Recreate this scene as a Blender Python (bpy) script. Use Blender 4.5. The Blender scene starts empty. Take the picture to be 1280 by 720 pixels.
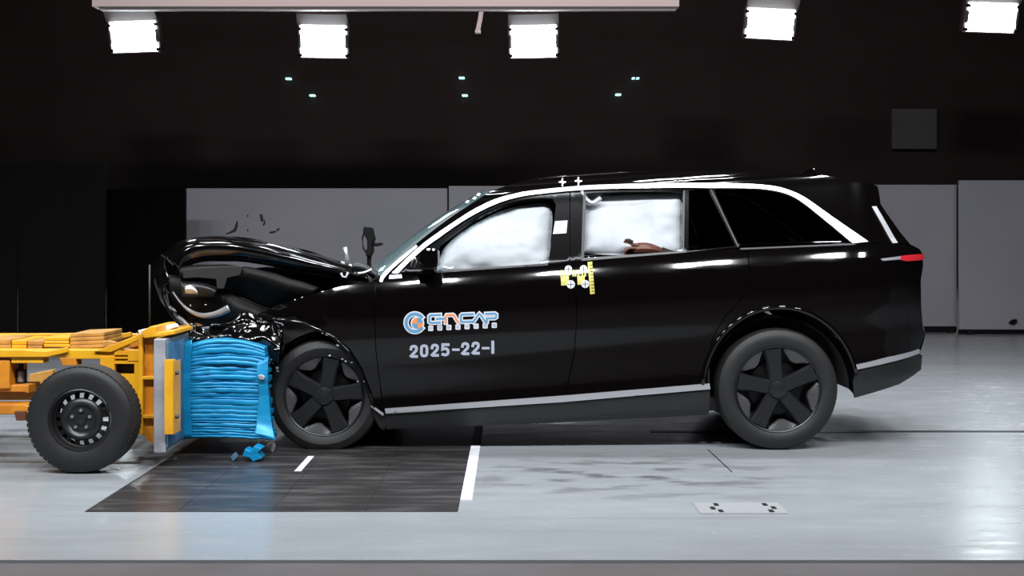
import bpy, bmesh, math, random
from mathutils import Vector, noise, geometry, Matrix

S = bpy.context.scene
C = S.collection
# ------------------------------------------------------------------ camera, world, lights, exposure
F, D, H = 1615.0, 8.5, 1.39          # focal length in pixels (1280 wide), distance to the near flank of the car, lens height
cam_d = bpy.data.cameras.new('camera')
cam_d.sensor_width = 36.0
cam_d.lens = 36.0 * F / 1280.0
cam_d.shift_y = -60.0 / 1280.0       # horizon lies at y = 300
cam_d.clip_end = 200
cam = bpy.data.objects.new('camera', cam_d)
cam.location = (0, -D, H)
cam.rotation_euler = (math.pi / 2, 0, 0)
C.objects.link(cam)
S.camera = cam

w = bpy.data.worlds.new('hall_dark')
S.world = w
w.use_nodes = True
w.node_tree.nodes['Background'].inputs[0].default_value = (0.55, 0.42, 0.45, 1)
w.node_tree.nodes['Background'].inputs[1].default_value = 0.012

S.view_settings.view_transform = 'Standard'
S.view_settings.look = 'None'
S.view_settings.gamma = 1
S.view_settings.exposure = 0.12


def area(name, loc, rot, sx, sy, power, spread=140, col=(0.93, 0.97, 1.0)):
    l = bpy.data.lights.new(name, 'AREA')
    l.shape = 'RECTANGLE'
    l.size, l.size_y = sx, sy
    l.energy = power
    l.color = col
    l.spread = math.radians(spread)
    o = bpy.data.objects.new(name, l)
    o.location = loc
    o.rotation_euler = rot
    C.objects.link(o)
    return o


# the hall's own flood lamps over the crash lane: a row in front of the car, one above it and one behind
for i in range(8):
    x = -5.9 + 1.55 * i
    area('flood_front', (x, -4.3, 5.5), (math.radians(44), 0, 0), 0.55, 0.42, 72, 120)
for i in range(6):
    x = -5.4 + 2.3 * i
    area('flood_top', (x, 1.2, 6.2), (0, 0, 0), 0.9, 0.6, 46, 120)
for i in range(6):
    x = -6.2 + 2.6 * i
    area('flood_rear', (x, 3.8, 6.2), (math.radians(-8), 0, 0), 1.0, 0.6, 50, 120)
# added fill without fixtures, lifting the ceiling beam and the dark back wall
for i in range(3):
    area('beam_fill', (-8 + 8 * i, 13, 11.3), (math.radians(50), 0, 0), 1.5, 0.5, 330, 170, (1.0, 0.86, 0.84))

# ------------------------------------------------------------------ helpers
random.seed(7)


def W(px, py, Y):
    d = D + Y
    return Vector(((px - 640) / F * d, Y, H - (py - 300) / F * d))


def new_mat(name, col, rough=0.5, metal=0.0, coat=0.0, spec=0.5, emit=None, estr=0.0):
    m = bpy.data.materials.new(name)
    m.use_nodes = True
    b = m.node_tree.nodes['Principled BSDF']
    b.inputs['Base Color'].default_value = (*col, 1)
    b.inputs['Roughness'].default_value = rough
    b.inputs['Metallic'].default_value = metal
    b.inputs['Coat Weight'].default_value = coat
    b.inputs['Coat Roughness'].default_value = 0.03
    b.inputs['Specular IOR Level'].default_value = spec
    if emit:
        b.inputs['Emission Color'].default_value = (*emit, 1)
        b.inputs['Emission Strength'].default_value = estr
    return m


def vary(m, c2, scale=6.0, lo=0.4, hi=0.65, stretch=(1, 1, 1), bump=0.0, detail=6):
    """mix the base colour with a second one by object-space noise; optional fine bump"""
    nt = m.node_tree
    b = nt.nodes['Principled BSDF']
    c1 = b.inputs['Base Color'].default_value[:]
    tc = nt.nodes.new('ShaderNodeTexCoord')
    mp = nt.nodes.new('ShaderNodeMapping')
    mp.inputs['Scale'].default_value = stretch
    nz = nt.nodes.new('ShaderNodeTexNoise')
    nz.inputs['Scale'].default_value = scale
    nz.inputs['Detail'].default_value = detail
    rp = nt.nodes.new('ShaderNodeMapRange')
    rp.inputs[1].default_value, rp.inputs[2].default_value = lo, hi
    mx = nt.nodes.new('ShaderNodeMix')
    mx.data_type = 'RGBA'
    mx.inputs[6].default_value = c1
    mx.inputs[7].default_value = (*c2, 1)
    L = nt.links.new
    L(tc.outputs['Object'], mp.inputs[0])
    L(mp.outputs[0], nz.inputs['Vector'])
    L(nz.outputs[0], rp.inputs[0])
    L(rp.outputs[0], mx.inputs[0])
    L(mx.outputs[2], b.inputs['Base Color'])
    if bump:
        bp = nt.nodes.new('ShaderNodeBump')
        bp.inputs['Strength'].default_value = bump
        bp.inputs['Distance'].default_value = 0.01
        L(nz.outputs[0], bp.inputs['Height'])
        L(bp.outputs[0], b.inputs['Normal'])
    return m


def glass_mat(name, tint, gloss=0.05, diff=None, damt=0.0):
    m = bpy.data.materials.new(name)
    m.use_nodes = True
    nt = m.node_tree
    nt.nodes.remove(nt.nodes['Principled BSDF'])
    out = nt.nodes['Material Output']
    tr = nt.nodes.new('ShaderNodeBsdfTransparent')
    tr.inputs[0].default_value = (*tint, 1)
    gl = nt.nodes.new('ShaderNodeBsdfGlossy')
    gl.inputs['Roughness'].default_value = gloss
    fr = nt.nodes.new('ShaderNodeFresnel')
    fr.inputs[0].default_value = 1.5
    mx = nt.nodes.new('ShaderNodeMixShader')
    L = nt.links.new
    L(fr.outputs[0], mx.inputs[0])
    last = tr
    if diff:
        df = nt.nodes.new('ShaderNodeBsdfDiffuse')
        df.inputs[0].default_value = (*diff, 1)
        m2 = nt.nodes.new('ShaderNodeMixShader')
        m2.inputs[0].default_value = damt
        L(tr.outputs[0], m2.inputs[1])
        L(df.outputs[0], m2.inputs[2])
        last = m2
    L(last.outputs[0], mx.inputs[1])
    L(gl.outputs[0], mx.inputs[2])
    L(mx.outputs[0], out.inputs[0])
    return m


M = {}
M['paint'] = new_mat('black_paint', (0.0022, 0.0016, 0.0018), 0.06, 0, 0.0)
M['paint_bent'] = new_mat('black_paint_bent', (0.002, 0.0018, 0.002), 0.1, 0, 0.0)
M['trimblack'] = new_mat('trim_black', (0.003, 0.0026, 0.003), 0.2, spec=0.1)
M['seal'] = new_mat('rubber_seal', (0.03, 0.03, 0.033), 0.5)
M['clad'] = vary(new_mat('cladding', (0.007, 0.0072, 0.0078), 0.42), (0.011, 0.011, 0.012), 30)
M['chrome'] = new_mat('chrome', (0.86, 0.86, 0.9), 0.3, 0.55)
M['satin'] = new_mat('satin_trim', (0.5, 0.5, 0.53), 0.35, 0.6)
M['silver'] = new_mat('silver_plastic', (0.6, 0.6, 0.63), 0.35, 0.7)
M['interior'] = new_mat('interior', (0.012, 0.011, 0.012), 0.8)
M['bay'] = vary(new_mat('engine_bay', (0.0025, 0.0022, 0.0022), 0.5, spec=0.15), (0.006, 0.0055, 0.0055), 9)
M['tyre'] = vary(new_mat('tyre_rubber', (0.006, 0.0054, 0.0057), 0.6), (0.009, 0.0083, 0.0083), 18)
M['rim'] = new_mat('dark_rim', (0.012, 0.012, 0.0135), 0.36, 0.2)
M['rim2'] = new_mat('rim_insert', (0.04, 0.038, 0.041), 0.45)
M['rimdark'] = new_mat('rim_inside', (0.004, 0.004, 0.004), 0.6)
M['steel'] = vary(new_mat('steel', (0.4, 0.4, 0.42), 0.4, 0.8), (0.28, 0.28, 0.3), 12)
M['privacy'] = glass_mat('privacy_glass', (0.03, 0.03, 0.032), 0.02)
M['clear'] = glass_mat('clear_glass', (0.94, 0.96, 0.96), 0.02)
M['screen'] = glass_mat('windscreen_glass', (0.62, 0.82, 0.84), 0.04, (0.5, 0.75, 0.8), 0.22)
M['airbag'] = vary(new_mat('airbag_cloth', (0.66, 0.66, 0.69), 0.85), (0.52, 0.52, 0.57), 5, 0.48, 0.75, bump=0.15)
M['white'] = new_mat('white_vinyl', (0.62, 0.62, 0.66), 0.5)
M['pale'] = new_mat('pale_vinyl', (0.36, 0.39, 0.47), 0.5)
M['blue_v'] = new_mat('blue_vinyl', (0.1, 0.27, 0.45), 0.5)
M['orange_v'] = new_mat('orange_vinyl', (0.75, 0.24, 0.07), 0.5)
M['yellow_v'] = new_mat('yellow_vinyl', (0.52, 0.46, 0.09), 0.5)
M['black_v'] = new_mat('black_vinyl', (0.006, 0.006, 0.006), 0.6, spec=0.15)
M['red'] = new_mat('red_lens', (0.55, 0.02, 0.03), 0.2, 0, 1.0)
M['yellow'] = vary(new_mat('yellow_paint', (0.72, 0.36, 0.012), 0.38), (0.6, 0.25, 0.012), 5, 0.45, 0.75)
M['orange'] = vary(new_mat('orange_paint', (0.62, 0.23, 0.012), 0.42), (0.42, 0.13, 0.012), 6, 0.45, 0.7)
M['amber'] = vary(new_mat('worn_amber', (0.5, 0.25, 0.05), 0.55), (0.32, 0.15, 0.035), 10, 0.4, 0.7)
M['plate'] = vary(new_mat('grey_plate', (0.38, 0.38, 0.41), 0.5, 0.2), (0.25, 0.25, 0.28), 7, 0.42, 0.7)
M['bluerefl_scrap'] = vary(new_mat('blue_reflection_and_scrap', (0.07, 0.16, 0.27), 0.4, 0.3), (0.12, 0.24, 0.36), 7)
M['blue'] = vary(new_mat('blue_aluminium', (0.0, 0.20, 0.43), 0.4, 0.15), (0.008, 0.29, 0.54), 9, 0.4, 0.7, (0.4, 1, 3))
M['darkst'] = new_mat('dark_steel', (0.02, 0.02, 0.021), 0.35, 0.4)
M['brown'] = vary(new_mat('dummy_vinyl', (0.14, 0.04, 0.02), 0.55), (0.09, 0.028, 0.016), 22)
M['panel'] = vary(new_mat('partition_board', (0.38, 0.365, 0.40), 0.7), (0.345, 0.335, 0.37), 0.8, 0.35, 0.7)
M['hall'] = vary(new_mat('hall_wall', (0.014, 0.0085, 0.009), 0.9), (0.010, 0.006, 0.0065), 0.5)
M['darkboard'] = vary(new_mat('dark_board', (0.002, 0.002, 0.0022), 0.85, spec=0.2), (0.0015, 0.0015, 0.0016), 1.0)
M['beam'] = new_mat('beam_paint', (0.72, 0.66, 0.66), 0.6)
M['hood_l'] = new_mat('lamp_housing', (0.06, 0.04, 0.04), 0.6)
M['lamp'] = new_mat('lamp_face', (0.9, 0.95, 1), 0.5, emit=(0.86, 0.97, 1.0), estr=18.0)
M['pilot'] = new_mat('pilot_lamp', (0.5, 0.9, 0.9), 0.5, emit=(0.5, 0.95, 0.95), estr=1.2)
M['line'] = vary(new_mat('white_line', (0.78, 0.78, 0.84), 0.5), (0.6, 0.6, 0.64), 14)


def link(o, parent=None):
    C.objects.link(o)
    if parent:
        o.parent = parent
    return o


def obj(name, me, m, parent=None, smooth=False):
    if smooth is True:
        for p in me.polygons:
            p.use_smooth = True
    if m:
        me.materials.append(m)
    o = bpy.data.objects.new(name, me)
    link(o, parent)
    return o


def tag(o, label=None, cat=None, group=None, kind=None):
    if label:
        o['label'] = label
    if cat:
        o['category'] = cat
    if group:
        o['group'] = group
    if kind:
        o['kind'] = kind
    return o


def empty(name, loc=(0, 0, 0)):
    o = bpy.data.objects.new(name, None)
    o.empty_display_size = 0.1
    C.objects.link(o)
    o.location = loc
    return o


class MB:
    def __init__(s):
        s.v, s.f = [], []

    def add(s, vs, fs):
        n = len(s.v)
        s.v += [tuple(v) for v in vs]
        s.f += [tuple(i + n for i in f) for f in fs]
        return s

    def box(s, a, b):
        x0, y0, z0 = a
        x1, y1, z1 = b
        vs = [(x0, y0, z0), (x1, y0, z0), (x1, y1, z0), (x0, y1, z0), (x0, y0, z1), (x1, y0, z1), (x1, y1, z1), (x0, y1, z1)]
        return s.add(vs, [(0, 3, 2, 1), (4, 5, 6, 7), (0, 1, 5, 4), (1, 2, 6, 5), (2, 3, 7, 6), (3, 0, 4, 7)])

    def prism(s, poly, Y0, Y1):
        """polygon of (X, Z), extruded from Y0 to Y1"""
        n = len(poly)
        ar = sum(poly[i][0] * poly[(i + 1) % n][1] - poly[(i + 1) % n][0] * poly[i][1] for i in range(n))
        if ar < 0:
            poly = poly[::-1]
        vs = [(p[0], Y0, p[1]) for p in poly] + [(p[0], Y1, p[1]) for p in poly]
        fs = [tuple(range(n)), tuple(range(2 * n - 1, n - 1, -1))]
        fs += [(i, i + n, (i + 1) % n + n, (i + 1) % n) for i in range(n)]
        return s.add(vs, fs)

    def pprism(s, px, Y0, Y1, ref=None):
        """the same with the outline traced where it stands at depth Y0 (or at ref, for twins standing farther away)"""
        q = [W(a, b, Y0 if ref is None else ref) for a, b in px]
        return s.prism([(v.x, v.z) for v in q], Y0, Y1)

    def tube(s, path, r, n=8, caps=True):
        path = [Vector(p) for p in path]
        rings = []
        up = Vector((0, 0, 1))
        for i, p in enumerate(path):
            t = (path[min(i + 1, len(path) - 1)] - path[max(i - 1, 0)]).normalized()
            u = t.cross(up)
            if u.length < 1e-3:
                u = t.cross(Vector((0, 1, 0)))
            u.normalize()
            v = u.cross(t)
            rr = r[i] if isinstance(r, (list, tuple)) else r
            rings.append([p + (u * math.cos(k / n * 2 * math.pi) + v * math.sin(k / n * 2 * math.pi)) * rr for k in range(n)])
        vs = [q for g in rings for q in g]
        fs = []
        for i in range(len(path) - 1):
            for k in range(n):
                a, b = i * n + k, i * n + (k + 1) % n
                fs.append((a, a + n, b + n, b))
        if caps:
            fs.append(tuple(range(n)))
            fs.append(tuple((len(path) - 1) * n + k for k in range(n - 1, -1, -1)))
        return s.add(vs, fs)

    def lathe(s, c, prof, n=48, a0=0, a1=2 * math.pi, zmin=None):
        """profile of (r, y) turned about the Y axis through c"""
        full = abs(a1 - a0 - 2 * math.pi) < 1e-6
        m = n if full else n + 1
        vs = []
        for i in range(m):
            a = a0 + (a1 - a0) * i / n
            for r, y in prof:
                z = c[2] + r * math.sin(a)
                vs.append((c[0] + r * math.cos(a), c[1] + y, z if zmin is None else max(z, zmin)))
        k = len(prof)
        fs = []
        for i in range(n):
            j = (i + 1) % m
            for q in range(k - 1):
                fs.append((i * k + q, i * k + q + 1, j * k + q + 1, j * k + q))
        return s.add(vs, fs)

    def grid(s, rows):
        n = len(rows[0])
        vs = [p for r in rows for p in r]
        fs = [(i * n + j, i * n + j + 1, (i + 1) * n + j + 1, (i + 1) * n + j) for i in range(len(rows) - 1) for j in range(n - 1)]
        return s.add(vs, fs)

    def build(s, name, m, parent=None, smooth=False, bevel=0.0, solid=0.0, sharp=None):
        me = bpy.data.meshes.new(name)
        me.from_pydata(s.v, [], s.f)
        me.update()
        if sharp is not None:
            for p in me.polygons:
                p.use_smooth = True
            me.set_sharp_from_angle(angle=math.radians(sharp))
        o = obj(name, me, m, parent, smooth)
        if solid:
            q = o.modifiers.new('thickness', 'SOLIDIFY')
            q.thickness = solid
            q.offset = 0
        if bevel:
            q = o.modifiers.new('edges', 'BEVEL')
            q.width = bevel
            q.segments = 2
            q.limit_method = 'ANGLE'
        return o


def cr(pts, n=5):
    """Catmull-Rom through the points"""
    out = []
    P = [pts[0]] + list(pts) + [pts[-1]]
    for i in range(1, len(P) - 2):
        for k in range(n):
            t = k / n
            q = []
            for c in range(len(pts[0])):
                a, b, c_, d = P[i - 1][c], P[i][c], P[i + 1][c], P[i + 2][c]
                q.append(0.5 * (2 * b + (c_ - a) * t + (2 * a - 5 * b + 4 * c_ - d) * t * t + (3 * b - a - 3 * c_ + d) * t ** 3))
            out.append(tuple(q))
    out.append(tuple(pts[-1]))
    return out


# ------------------------------------------------------------------ the hall
def sbox(name, a, b, m, parent=None):
    o = MB().box(a, b).build(name, m, parent)
    if parent is None:
        o['kind'] = 'structure'
    return o


def floor_mat():
    m = new_mat('epoxy_floor', (0.26, 0.275, 0.29), 0.33, 0, 0.0, 0.5)
    nt = m.node_tree
    b = nt.nodes['Principled BSDF']
    L = nt.links.new
    tc = nt.nodes.new('ShaderNodeTexCoord')

    def nz(scale, st, det=7):
        mp = nt.nodes.new('ShaderNodeMapping')
        mp.inputs['Scale'].default_value = st
        n = nt.nodes.new('ShaderNodeTexNoise')
        n.inputs['Scale'].default_value = scale
        n.inputs['Detail'].default_value = det
        L(tc.outputs['Object'], mp.inputs[0])
        L(mp.outputs[0], n.inputs['Vector'])
        return n

    def rng(src, a, c, t0=0.0, t1=1.0):
        r = nt.nodes.new('ShaderNodeMapRange')
        r.inputs[1].default_value, r.inputs[2].default_value = a, c
        r.inputs[3].default_value, r.inputs[4].default_value = t0, t1
        L(src, r.inputs[0])
        return r.outputs[0]

    def mix(fac, c1, c2):
        x = nt.nodes.new('ShaderNodeMix')
        x.data_type = 'RGBA'
        L(fac, x.inputs[0])
        if isinstance(c1, tuple):
            x.inputs[6].default_value = c1
        else:
            L(c1, x.inputs[6])
        x.inputs[7].default_value = c2
        return x.outputs[2]

    base = mix(rng(nz(0.9, (0.35, 1.6, 1)).outputs[0], 0.38, 0.66), (0.302, 0.318, 0.338, 1), (0.268, 0.282, 0.297, 1))
    # long rubber streaks down the lane
    streak = mix(rng(nz(3.0, (0.09, 2.2, 1)).outputs[0], 0.6, 0.78, 0, 0.35), base, (0.11, 0.105, 0.105, 1))
    # scuffs and dirt where earlier cars hit, around the impact zone
    sp = nt.nodes.new('ShaderNodeVectorMath')
    sp.operation = 'DISTANCE'
    sc = nt.nodes.new('ShaderNodeMapping')
    sc.inputs['Scale'].default_value = (0.55, 0.8, 0)
    L(tc.outputs['Object'], sc.inputs[0])
    L(sc.outputs[0], sp.inputs[0])
    sp.inputs[1].default_value = (0.36, -0.7, 0)
    near = rng(sp.outputs['Value'], 0.15, 0.75, 1, 0)
    patch = rng(nz(2.6, (1, 2.2, 1), 9).outputs[0], 0.5, 0.62)
    mul = nt.nodes.new('ShaderNodeMath')
    mul.operation = 'MULTIPLY'
    L(near, mul.inputs[0])
    L(patch, mul.inputs[1])
    m2 = nt.nodes.new('ShaderNodeMath')
    m2.operation = 'MULTIPLY'
    m2.inputs[1].default_value = 0.75
    L(mul.outputs[0], m2.inputs[0])
    dirt = mix(m2.outputs[0], streak, (0.06, 0.056, 0.056, 1))
    L(dirt, b.inputs['Base Color'])
    L(rng(nz(5, (0.5, 2, 1)).outputs[0], 0.3, 0.7, 0.18, 0.30), b.inputs['Roughness'])
    return m


M['floor'] = floor_mat()
M['pit'] = vary(new_mat('pit_plate', (0.022, 0.0195, 0.02), 0.32), (0.08, 0.073, 0.073), 4.5, 0.47, 0.72, (0.5, 2.4, 1))
M['front_floor'] = vary(new_mat('bare_concrete', (0.068, 0.058, 0.058), 0.6), (0.09, 0.08, 0.081), 2.2, 0.35, 0.7)
Yedge = 2245 / 400.0 - D
sbox('floor', (-16, Yedge, -0.2), (16, 30, 0), M['floor'])
fl = bpy.data.objects['floor']
sbox('floor_front', (-16, -13, -0.22), (16, Yedge - 0.004, -0.012), M['front_floor'])


def floor_quad(name, x0, x1, y0, y1, z, m, parent=fl):
    """thin sheet inlaid on the floor"""
    return MB().box((x0, y0, z - 0.004), (x1, y1, z)).build(name, m, parent)


# dark cover plates over the filming pit below the impact point
def gy(py):
    return H * F / (py - 300.0) - D


def gx(px, py):
    return (px - 640) / (py - 300.0) * H


pit_x1 = gx(586, 572)
pit_x0 = gx(195, 583)
MB().box((pit_x0 + 0.01, gy(640), -0.01), (pit_x1 - 0.01, 2.59, 0.001)).build('pit_frame', M['darkst'], fl)
for i in range(4):
    x0 = pit_x0 + i * (pit_x1 - pit_x0) / 4
    x1 = pit_x0 + (i + 1) * (pit_x1 - pit_x0) / 4
    for j in range(3):
        a = gy(640) + j * (2.6 - gy(640)) / 3
        b_ = gy(640) + (j + 1) * (2.6 - gy(640)) / 3
        floor_quad('cover_plate', x0 + 0.0015, x1 - 0.0015, a + 0.0015, b_ - 0.0015, 0.003, M['pit'])
floor_quad('lane_line', pit_x1, pit_x1 + 0.062, gy(625), 2.6, 0.004, M['line'])
s = MB()
p, q = W(389, 571, 0), W(376, 587, 0)
a, b_ = Vector((gx(389, 571), gy(571), 0.0)), Vector((gx(372, 590), gy(590), 0.0))
s.add([(a.x - 0.02, a.y, 0.005), (a.x + 0.02, a.y, 0.005), (b_.x + 0.02, b_.y, 0.005), (b_.x - 0.02, b_.y, 0.005)], [(0, 3, 2, 1)])
s.build('short_line', M['line'], fl)
M['skid'] = vary(new_mat('skid_rubber', (0.09, 0.08, 0.075), 0.6), (0.2, 0.2, 0.2), 6, 0.4, 0.7, (0.3, 3, 1))
for xa, xb, ya, yb in ((-60, 66, 574, 579), (-60, 20, 566, 568.5), (120, 178, 577, 580), (-40, 60, 545, 547)):
    MB().box((gx(xa, ya), gy(yb), 0), (gx(xb, ya), gy(ya), 0.0015)).build('skid_mark', M['skid'], fl)
# tow cable slot running under the middle of the car
MB().box((1.0, gy(540.5), 0.0), (16, gy(538.5), 0.003)).build('tow_slot', M['darkst'], fl)
# a floor joint by the rear wheel and a hatch with black corner marks
j0, j1 = (gx(884, 562), gy(562)), (gx(914, 590), gy(590))
MB().add([(j0[0], j0[1], 0.002), (j0[0] + 0.007, j0[1], 0.002), (j1[0] + 0.007, j1[1], 0.002), (j1[0], j1[1], 0.002)], [(0, 3, 2, 1)]).build('floor_joint', M['darkst'], fl)
M['hatch'] = new_mat('hatch_steel', (0.30, 0.30, 0.318), 0.4)
hx0, hx1, hy0, hy1 = gx(876, 642), gx(985, 642), gy(642), gy(629)
floor_quad('floor_hatch', hx0, hx1, hy0, hy1, 0.003, M['hatch'])
M['seam'] = new_mat('seam', (0.2, 0.19, 0.19), 0.7)
MB().box((hx0 - 0.004, hy0 - 0.012, 0), (hx1, hy0, 0.002)).box((hx0 - 0.008, hy0, 0), (hx0, hy1, 0.002)).build('hatch_seam', M['seam'], fl)
for a, b_ in ((895, 631.5), (891, 636), (901, 639.5), (956, 631.5), (967, 635.5), (964, 639.5)):
    x, y = gx(a, b_), gy(b_)
    MB().box((x - 0.012, y - 0.03, 0.003), (x + 0.012, y + 0.03, 0.005)).build('corner_mark', M['black_v'], fl)

sbox('wall_back', (-22, 29.5, -0.2), (22, 30, 12), M['hall'])
sbox('wall_right', (15.9, -13, -0.2), (16.2, 30, 12), M['hall'])
sbox('wall_left', (-16.2, -13, -0.2), (-15.9, 30, 12), M['hall'])
sbox('wall_front', (-16, -13.3, -0.2), (16, -13, 12), M['hall'])
sbox('ceiling', (-16, -13, 11.8), (16, 30, 12), M['hall'])


def wall_rect(name, x0, y0, x1, y1, Y, th, m):
    a, b_ = W(x0, y1, Y), W(x1, y0, Y)
    return MB().box((a.x, Y, a.z), (b_.x, Y + th, b_.z)).build(name, m)


o = wall_rect('trim_1', 1115, 136, 1171, 186, 29.3, 0.15, new_mat('grey_hatch', (0.05, 0.055, 0.06), 0.7))
o['kind'] = 'structure'
# dark boards on the left and behind the trolley, standing on the floor
for k, (x0, x1, yt) in enumerate(((-90, 20, 204), (22, 131, 204))):
    Yb = 8.9
    a, b_ = W(x0, yt, Yb), W(x1, 300, Yb)
    o = MB().box((a.x, Yb, 0), (b_.x, Yb + 0.06, a.z)).build('dark_board', M['darkboard'], bevel=0.01)
    tag(o, ('tall dark board standing behind the trolley at the edge of the hall', 'tall dark board behind the trolley, next to the unlit gap before the pale partition')[k], 'board')
a, b_ = W(133, 300, 9.4), W(231, 236, 9.4)
o = MB().box((a.x, 9.4, 0), (b_.x, 9.46, b_.z)).build('dark_curtain', new_mat('curtain_black', (0.0012, 0.0006, 0.0006), 0.95, spec=0.1))
tag(o, 'black curtain hanging between the dark boards and the pale partition', 'curtain')

# pale partition boards on small feet
Dw = 19.6 - D


def partition(x0, x1, yt, yb, Y, label):
    t = empty('partition_panel', ((W(x0, yb, Y).x + W(x1, yb, Y).x) / 2, Y, 0))
    tag(t, label, 'partition', 'pale partition boards behind the car')
    a, b_ = W(x0, yb, Y), W(x1, yt, Y)
    ox, oz = t.location.x, 0
    MB().box((a.x - ox, 0, a.z), (b_.x - ox, 0.05, b_.z)).build('board', M['panel'], t, bevel=0.008)
    MB().box((a.x - ox, -0.006, b_.z - 0.05), (b_.x - ox, 0.056, b_.z + 0.006)).build('top_rail', M['panel'], t, bevel=0.006)
    MB().box((a.x - ox, 0.008, 0.0), (b_.x - ox, 0.042, a.z)).build('gap_shade', M['black_v'], t)  # black strip standing in for the shaded gap under the board
    for xx in (a.x + 0.12 - ox, b_.x - 0.12 - ox):
        MB().box((xx - 0.03, -0.15, 0), (xx + 0.03, 0.25, 0.04)).build('foot', M['darkst'], t)
    return t


partition(233, 559, 236, 407, Dw, 'pale grey partition board standing behind the crumpled bonnet')
partition(561, 875, 233, 407, Dw - 0.1, 'pale grey partition board standing behind the front half of the roof')
partition(877, 1196, 231.5, 408, Dw - 0.15, 'pale grey partition board standing behind the tailgate')
partition(1199, 1420, 226, 412, Dw - 0.5, 'slightly taller pale grey partition board at the end of the row, away from the trolley')
o = MB().pprism([(1262, 404), (1266, 400), (1271, 399), (1272, 403), (1267, 406)], Dw - 0.56, Dw - 0.5).build('black_clip', M['black_v'])
tag(o, 'small black clip near the foot of the taller partition board', 'clip')

# ceiling beam, hanging pipe, lamps
Yl = 32 - D
o = MB().box((W(115, 0, Yl - 2).x, Yl - 2.0, W(0, 8, Yl - 2).z), (W(849, 0, Yl - 2).x, Yl - 1.6, W(0, -12, Yl - 2).z)).build('trim_2', M['beam'])
o['kind'] = 'structure'
o = MB().box((W(125, 0, Yl - 1.9).x, Yl - 1.9, W(0, 12.5, Yl - 1.9).z), (W(845, 0, Yl - 1.9).x, Yl - 1.7, W(0, 9, Yl - 1.9).z)).build('trim_3', M['beam'])
o['kind'] = 'structure'
t = empty('hanging_bracket', W(602, 12, Yl - 1.8))
tag(t, 'short pale tube with a bent tip hanging from the ceiling beam', 'bracket')
base = t.location
MB().tube([W(602, 10, Yl - 1.8) - base, W(600, 25, Yl - 1.8) - base, W(597, 39, Yl - 1.8) - base], 0.055, 10).build('tube', M['beam'], t, sharp=40)
MB().tube([W(594, 40, Yl - 1.8) - base, W(601, 40, Yl - 1.8) - base], 0.05, 10).build('tip', M['beam'], t, sharp=40)

lamp_labels = ['flood lamp under the end of the beam, above the dark boards behind the trolley',
               'square flood lamp under the beam above the crumpled bonnet and trolley end',
               'square flood lamp under the beam above the front door window',
               'tilted flood lamp beyond the end of the beam, above the rear of the car',
               'flood lamp hanging highest, beyond the car and above the tallest partition board']
for k, (cx, cy, tilt, ww, hh) in enumerate(((167, 46, -2, 58, 38), (404, 52, 1, 58, 40), (667, 52, -1, 58, 40), (963, 30, 3, 60, 37), (1240, 22, 2, 62, 36))):
    t = empty('flood_lamp', W(cx, cy, Yl))
    tag(t, lamp_labels[k], 'lamp', 'flood lamps hanging over the hall')
    t.rotation_euler = (math.radians(16), math.radians(tilt), 0)
    u = (D + Yl) / F
    hw, hz = ww / 2 * u, hh / 2 * u
    # housing: shallow tray with sloping top shade
    vs, n = [], 0
    MB().box((-hw - 3 * u, 0.06, -hz - 2 * u), (hw + 3 * u, 0.3, hz + 2 * u)).build('housing', M['hood_l'], t, bevel=0.02)
    MB().add([(-hw - 3 * u, 0.0, hz + 1 * u), (hw + 3 * u, 0.0, hz + 1 * u), (hw + 2 * u, -0.22, hz + 15 * u), (-hw - 2 * u, -0.22, hz + 15 * u),
              (-hw - 3 * u, 0.1, hz + 0 * u), (hw + 3 * u, 0.1, hz + 0 * u), (hw + 2 * u, -0.14, hz + 17 * u), (-hw - 2 * u, -0.14, hz + 17 * u)],
             [(0, 1, 2, 3), (7, 6, 5, 4), (0, 4, 5, 1), (2, 6, 7, 3), (1, 5, 6, 2), (3, 7, 4, 0)]).build('shade', M['hood_l'], t)
    MB().box((-hw, 0.0, -hz), (hw, 0.06, hz)).build('lamp_face', M['lamp'], t, bevel=0.03)
    for sx in (-1, 1):
        for sz in (-0.86, 0.78):
            MB().box((sx * hw - 2.2 * u, -0.03, sz * hz - 2 * u), (sx * hw + 2.2 * u, 0.05, sz * hz + 2 * u)).build('clip', M['darkst'], t)
        MB().box((sx * hw - 1.4 * u, -0.03, -0.4 * hz), (sx * hw + 1.4 * u, 0.05, 0.45 * hz)).build('latch', M['steel'], t)
        MB().box((sx * (hw + 2 * u) - 0.012, 0.15, hz), (sx * (hw + 2 * u) + 0.012, 0.19, hz + 40 * u)).build('hanger', M['darkst'], t)
for k, (cx, cy) in enumerate(((360, 98), (390, 119), (577, 97), (581, 119), (773, 118), (792, 97.5), (797.5, 97.5))):
    p = W(cx, cy, 29.31)
    o = MB().box((-0.085, 0, -0.028), (0.085, 0.2, 0.028)).build('pilot_lamp', M['pilot'], bevel=0.02)
    if k > 4:
        o.scale = (0.5, 1, 0.9)
    o.location = p
    tag(o, ['tiny pale green pilot lamp on the dark wall, upper of the pair above the bonnet',
            'tiny pilot lamp on the dark wall, lower of the pair above the bonnet',
            'tiny pilot lamp on the dark wall, upper of the pair above the windscreen',
            'tiny pilot lamp on the dark wall, lower of the pair above the windscreen',
            'tiny white pilot lamp on the dark wall above the rear door, lower one',
            'one of two tiny touching pilot lamps, the one nearer the bonnet',
            'one of two tiny touching pilot lamps, the one nearer the tailgate'][k], 'pilot lamp', 'pilot lamps on the dark wall')

# ------------------------------------------------------------------ the car: flank surface
YC = 1.0                                    # centre line of the car


def belt(X):
    return 1.213 + 0.0683 * X


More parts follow.
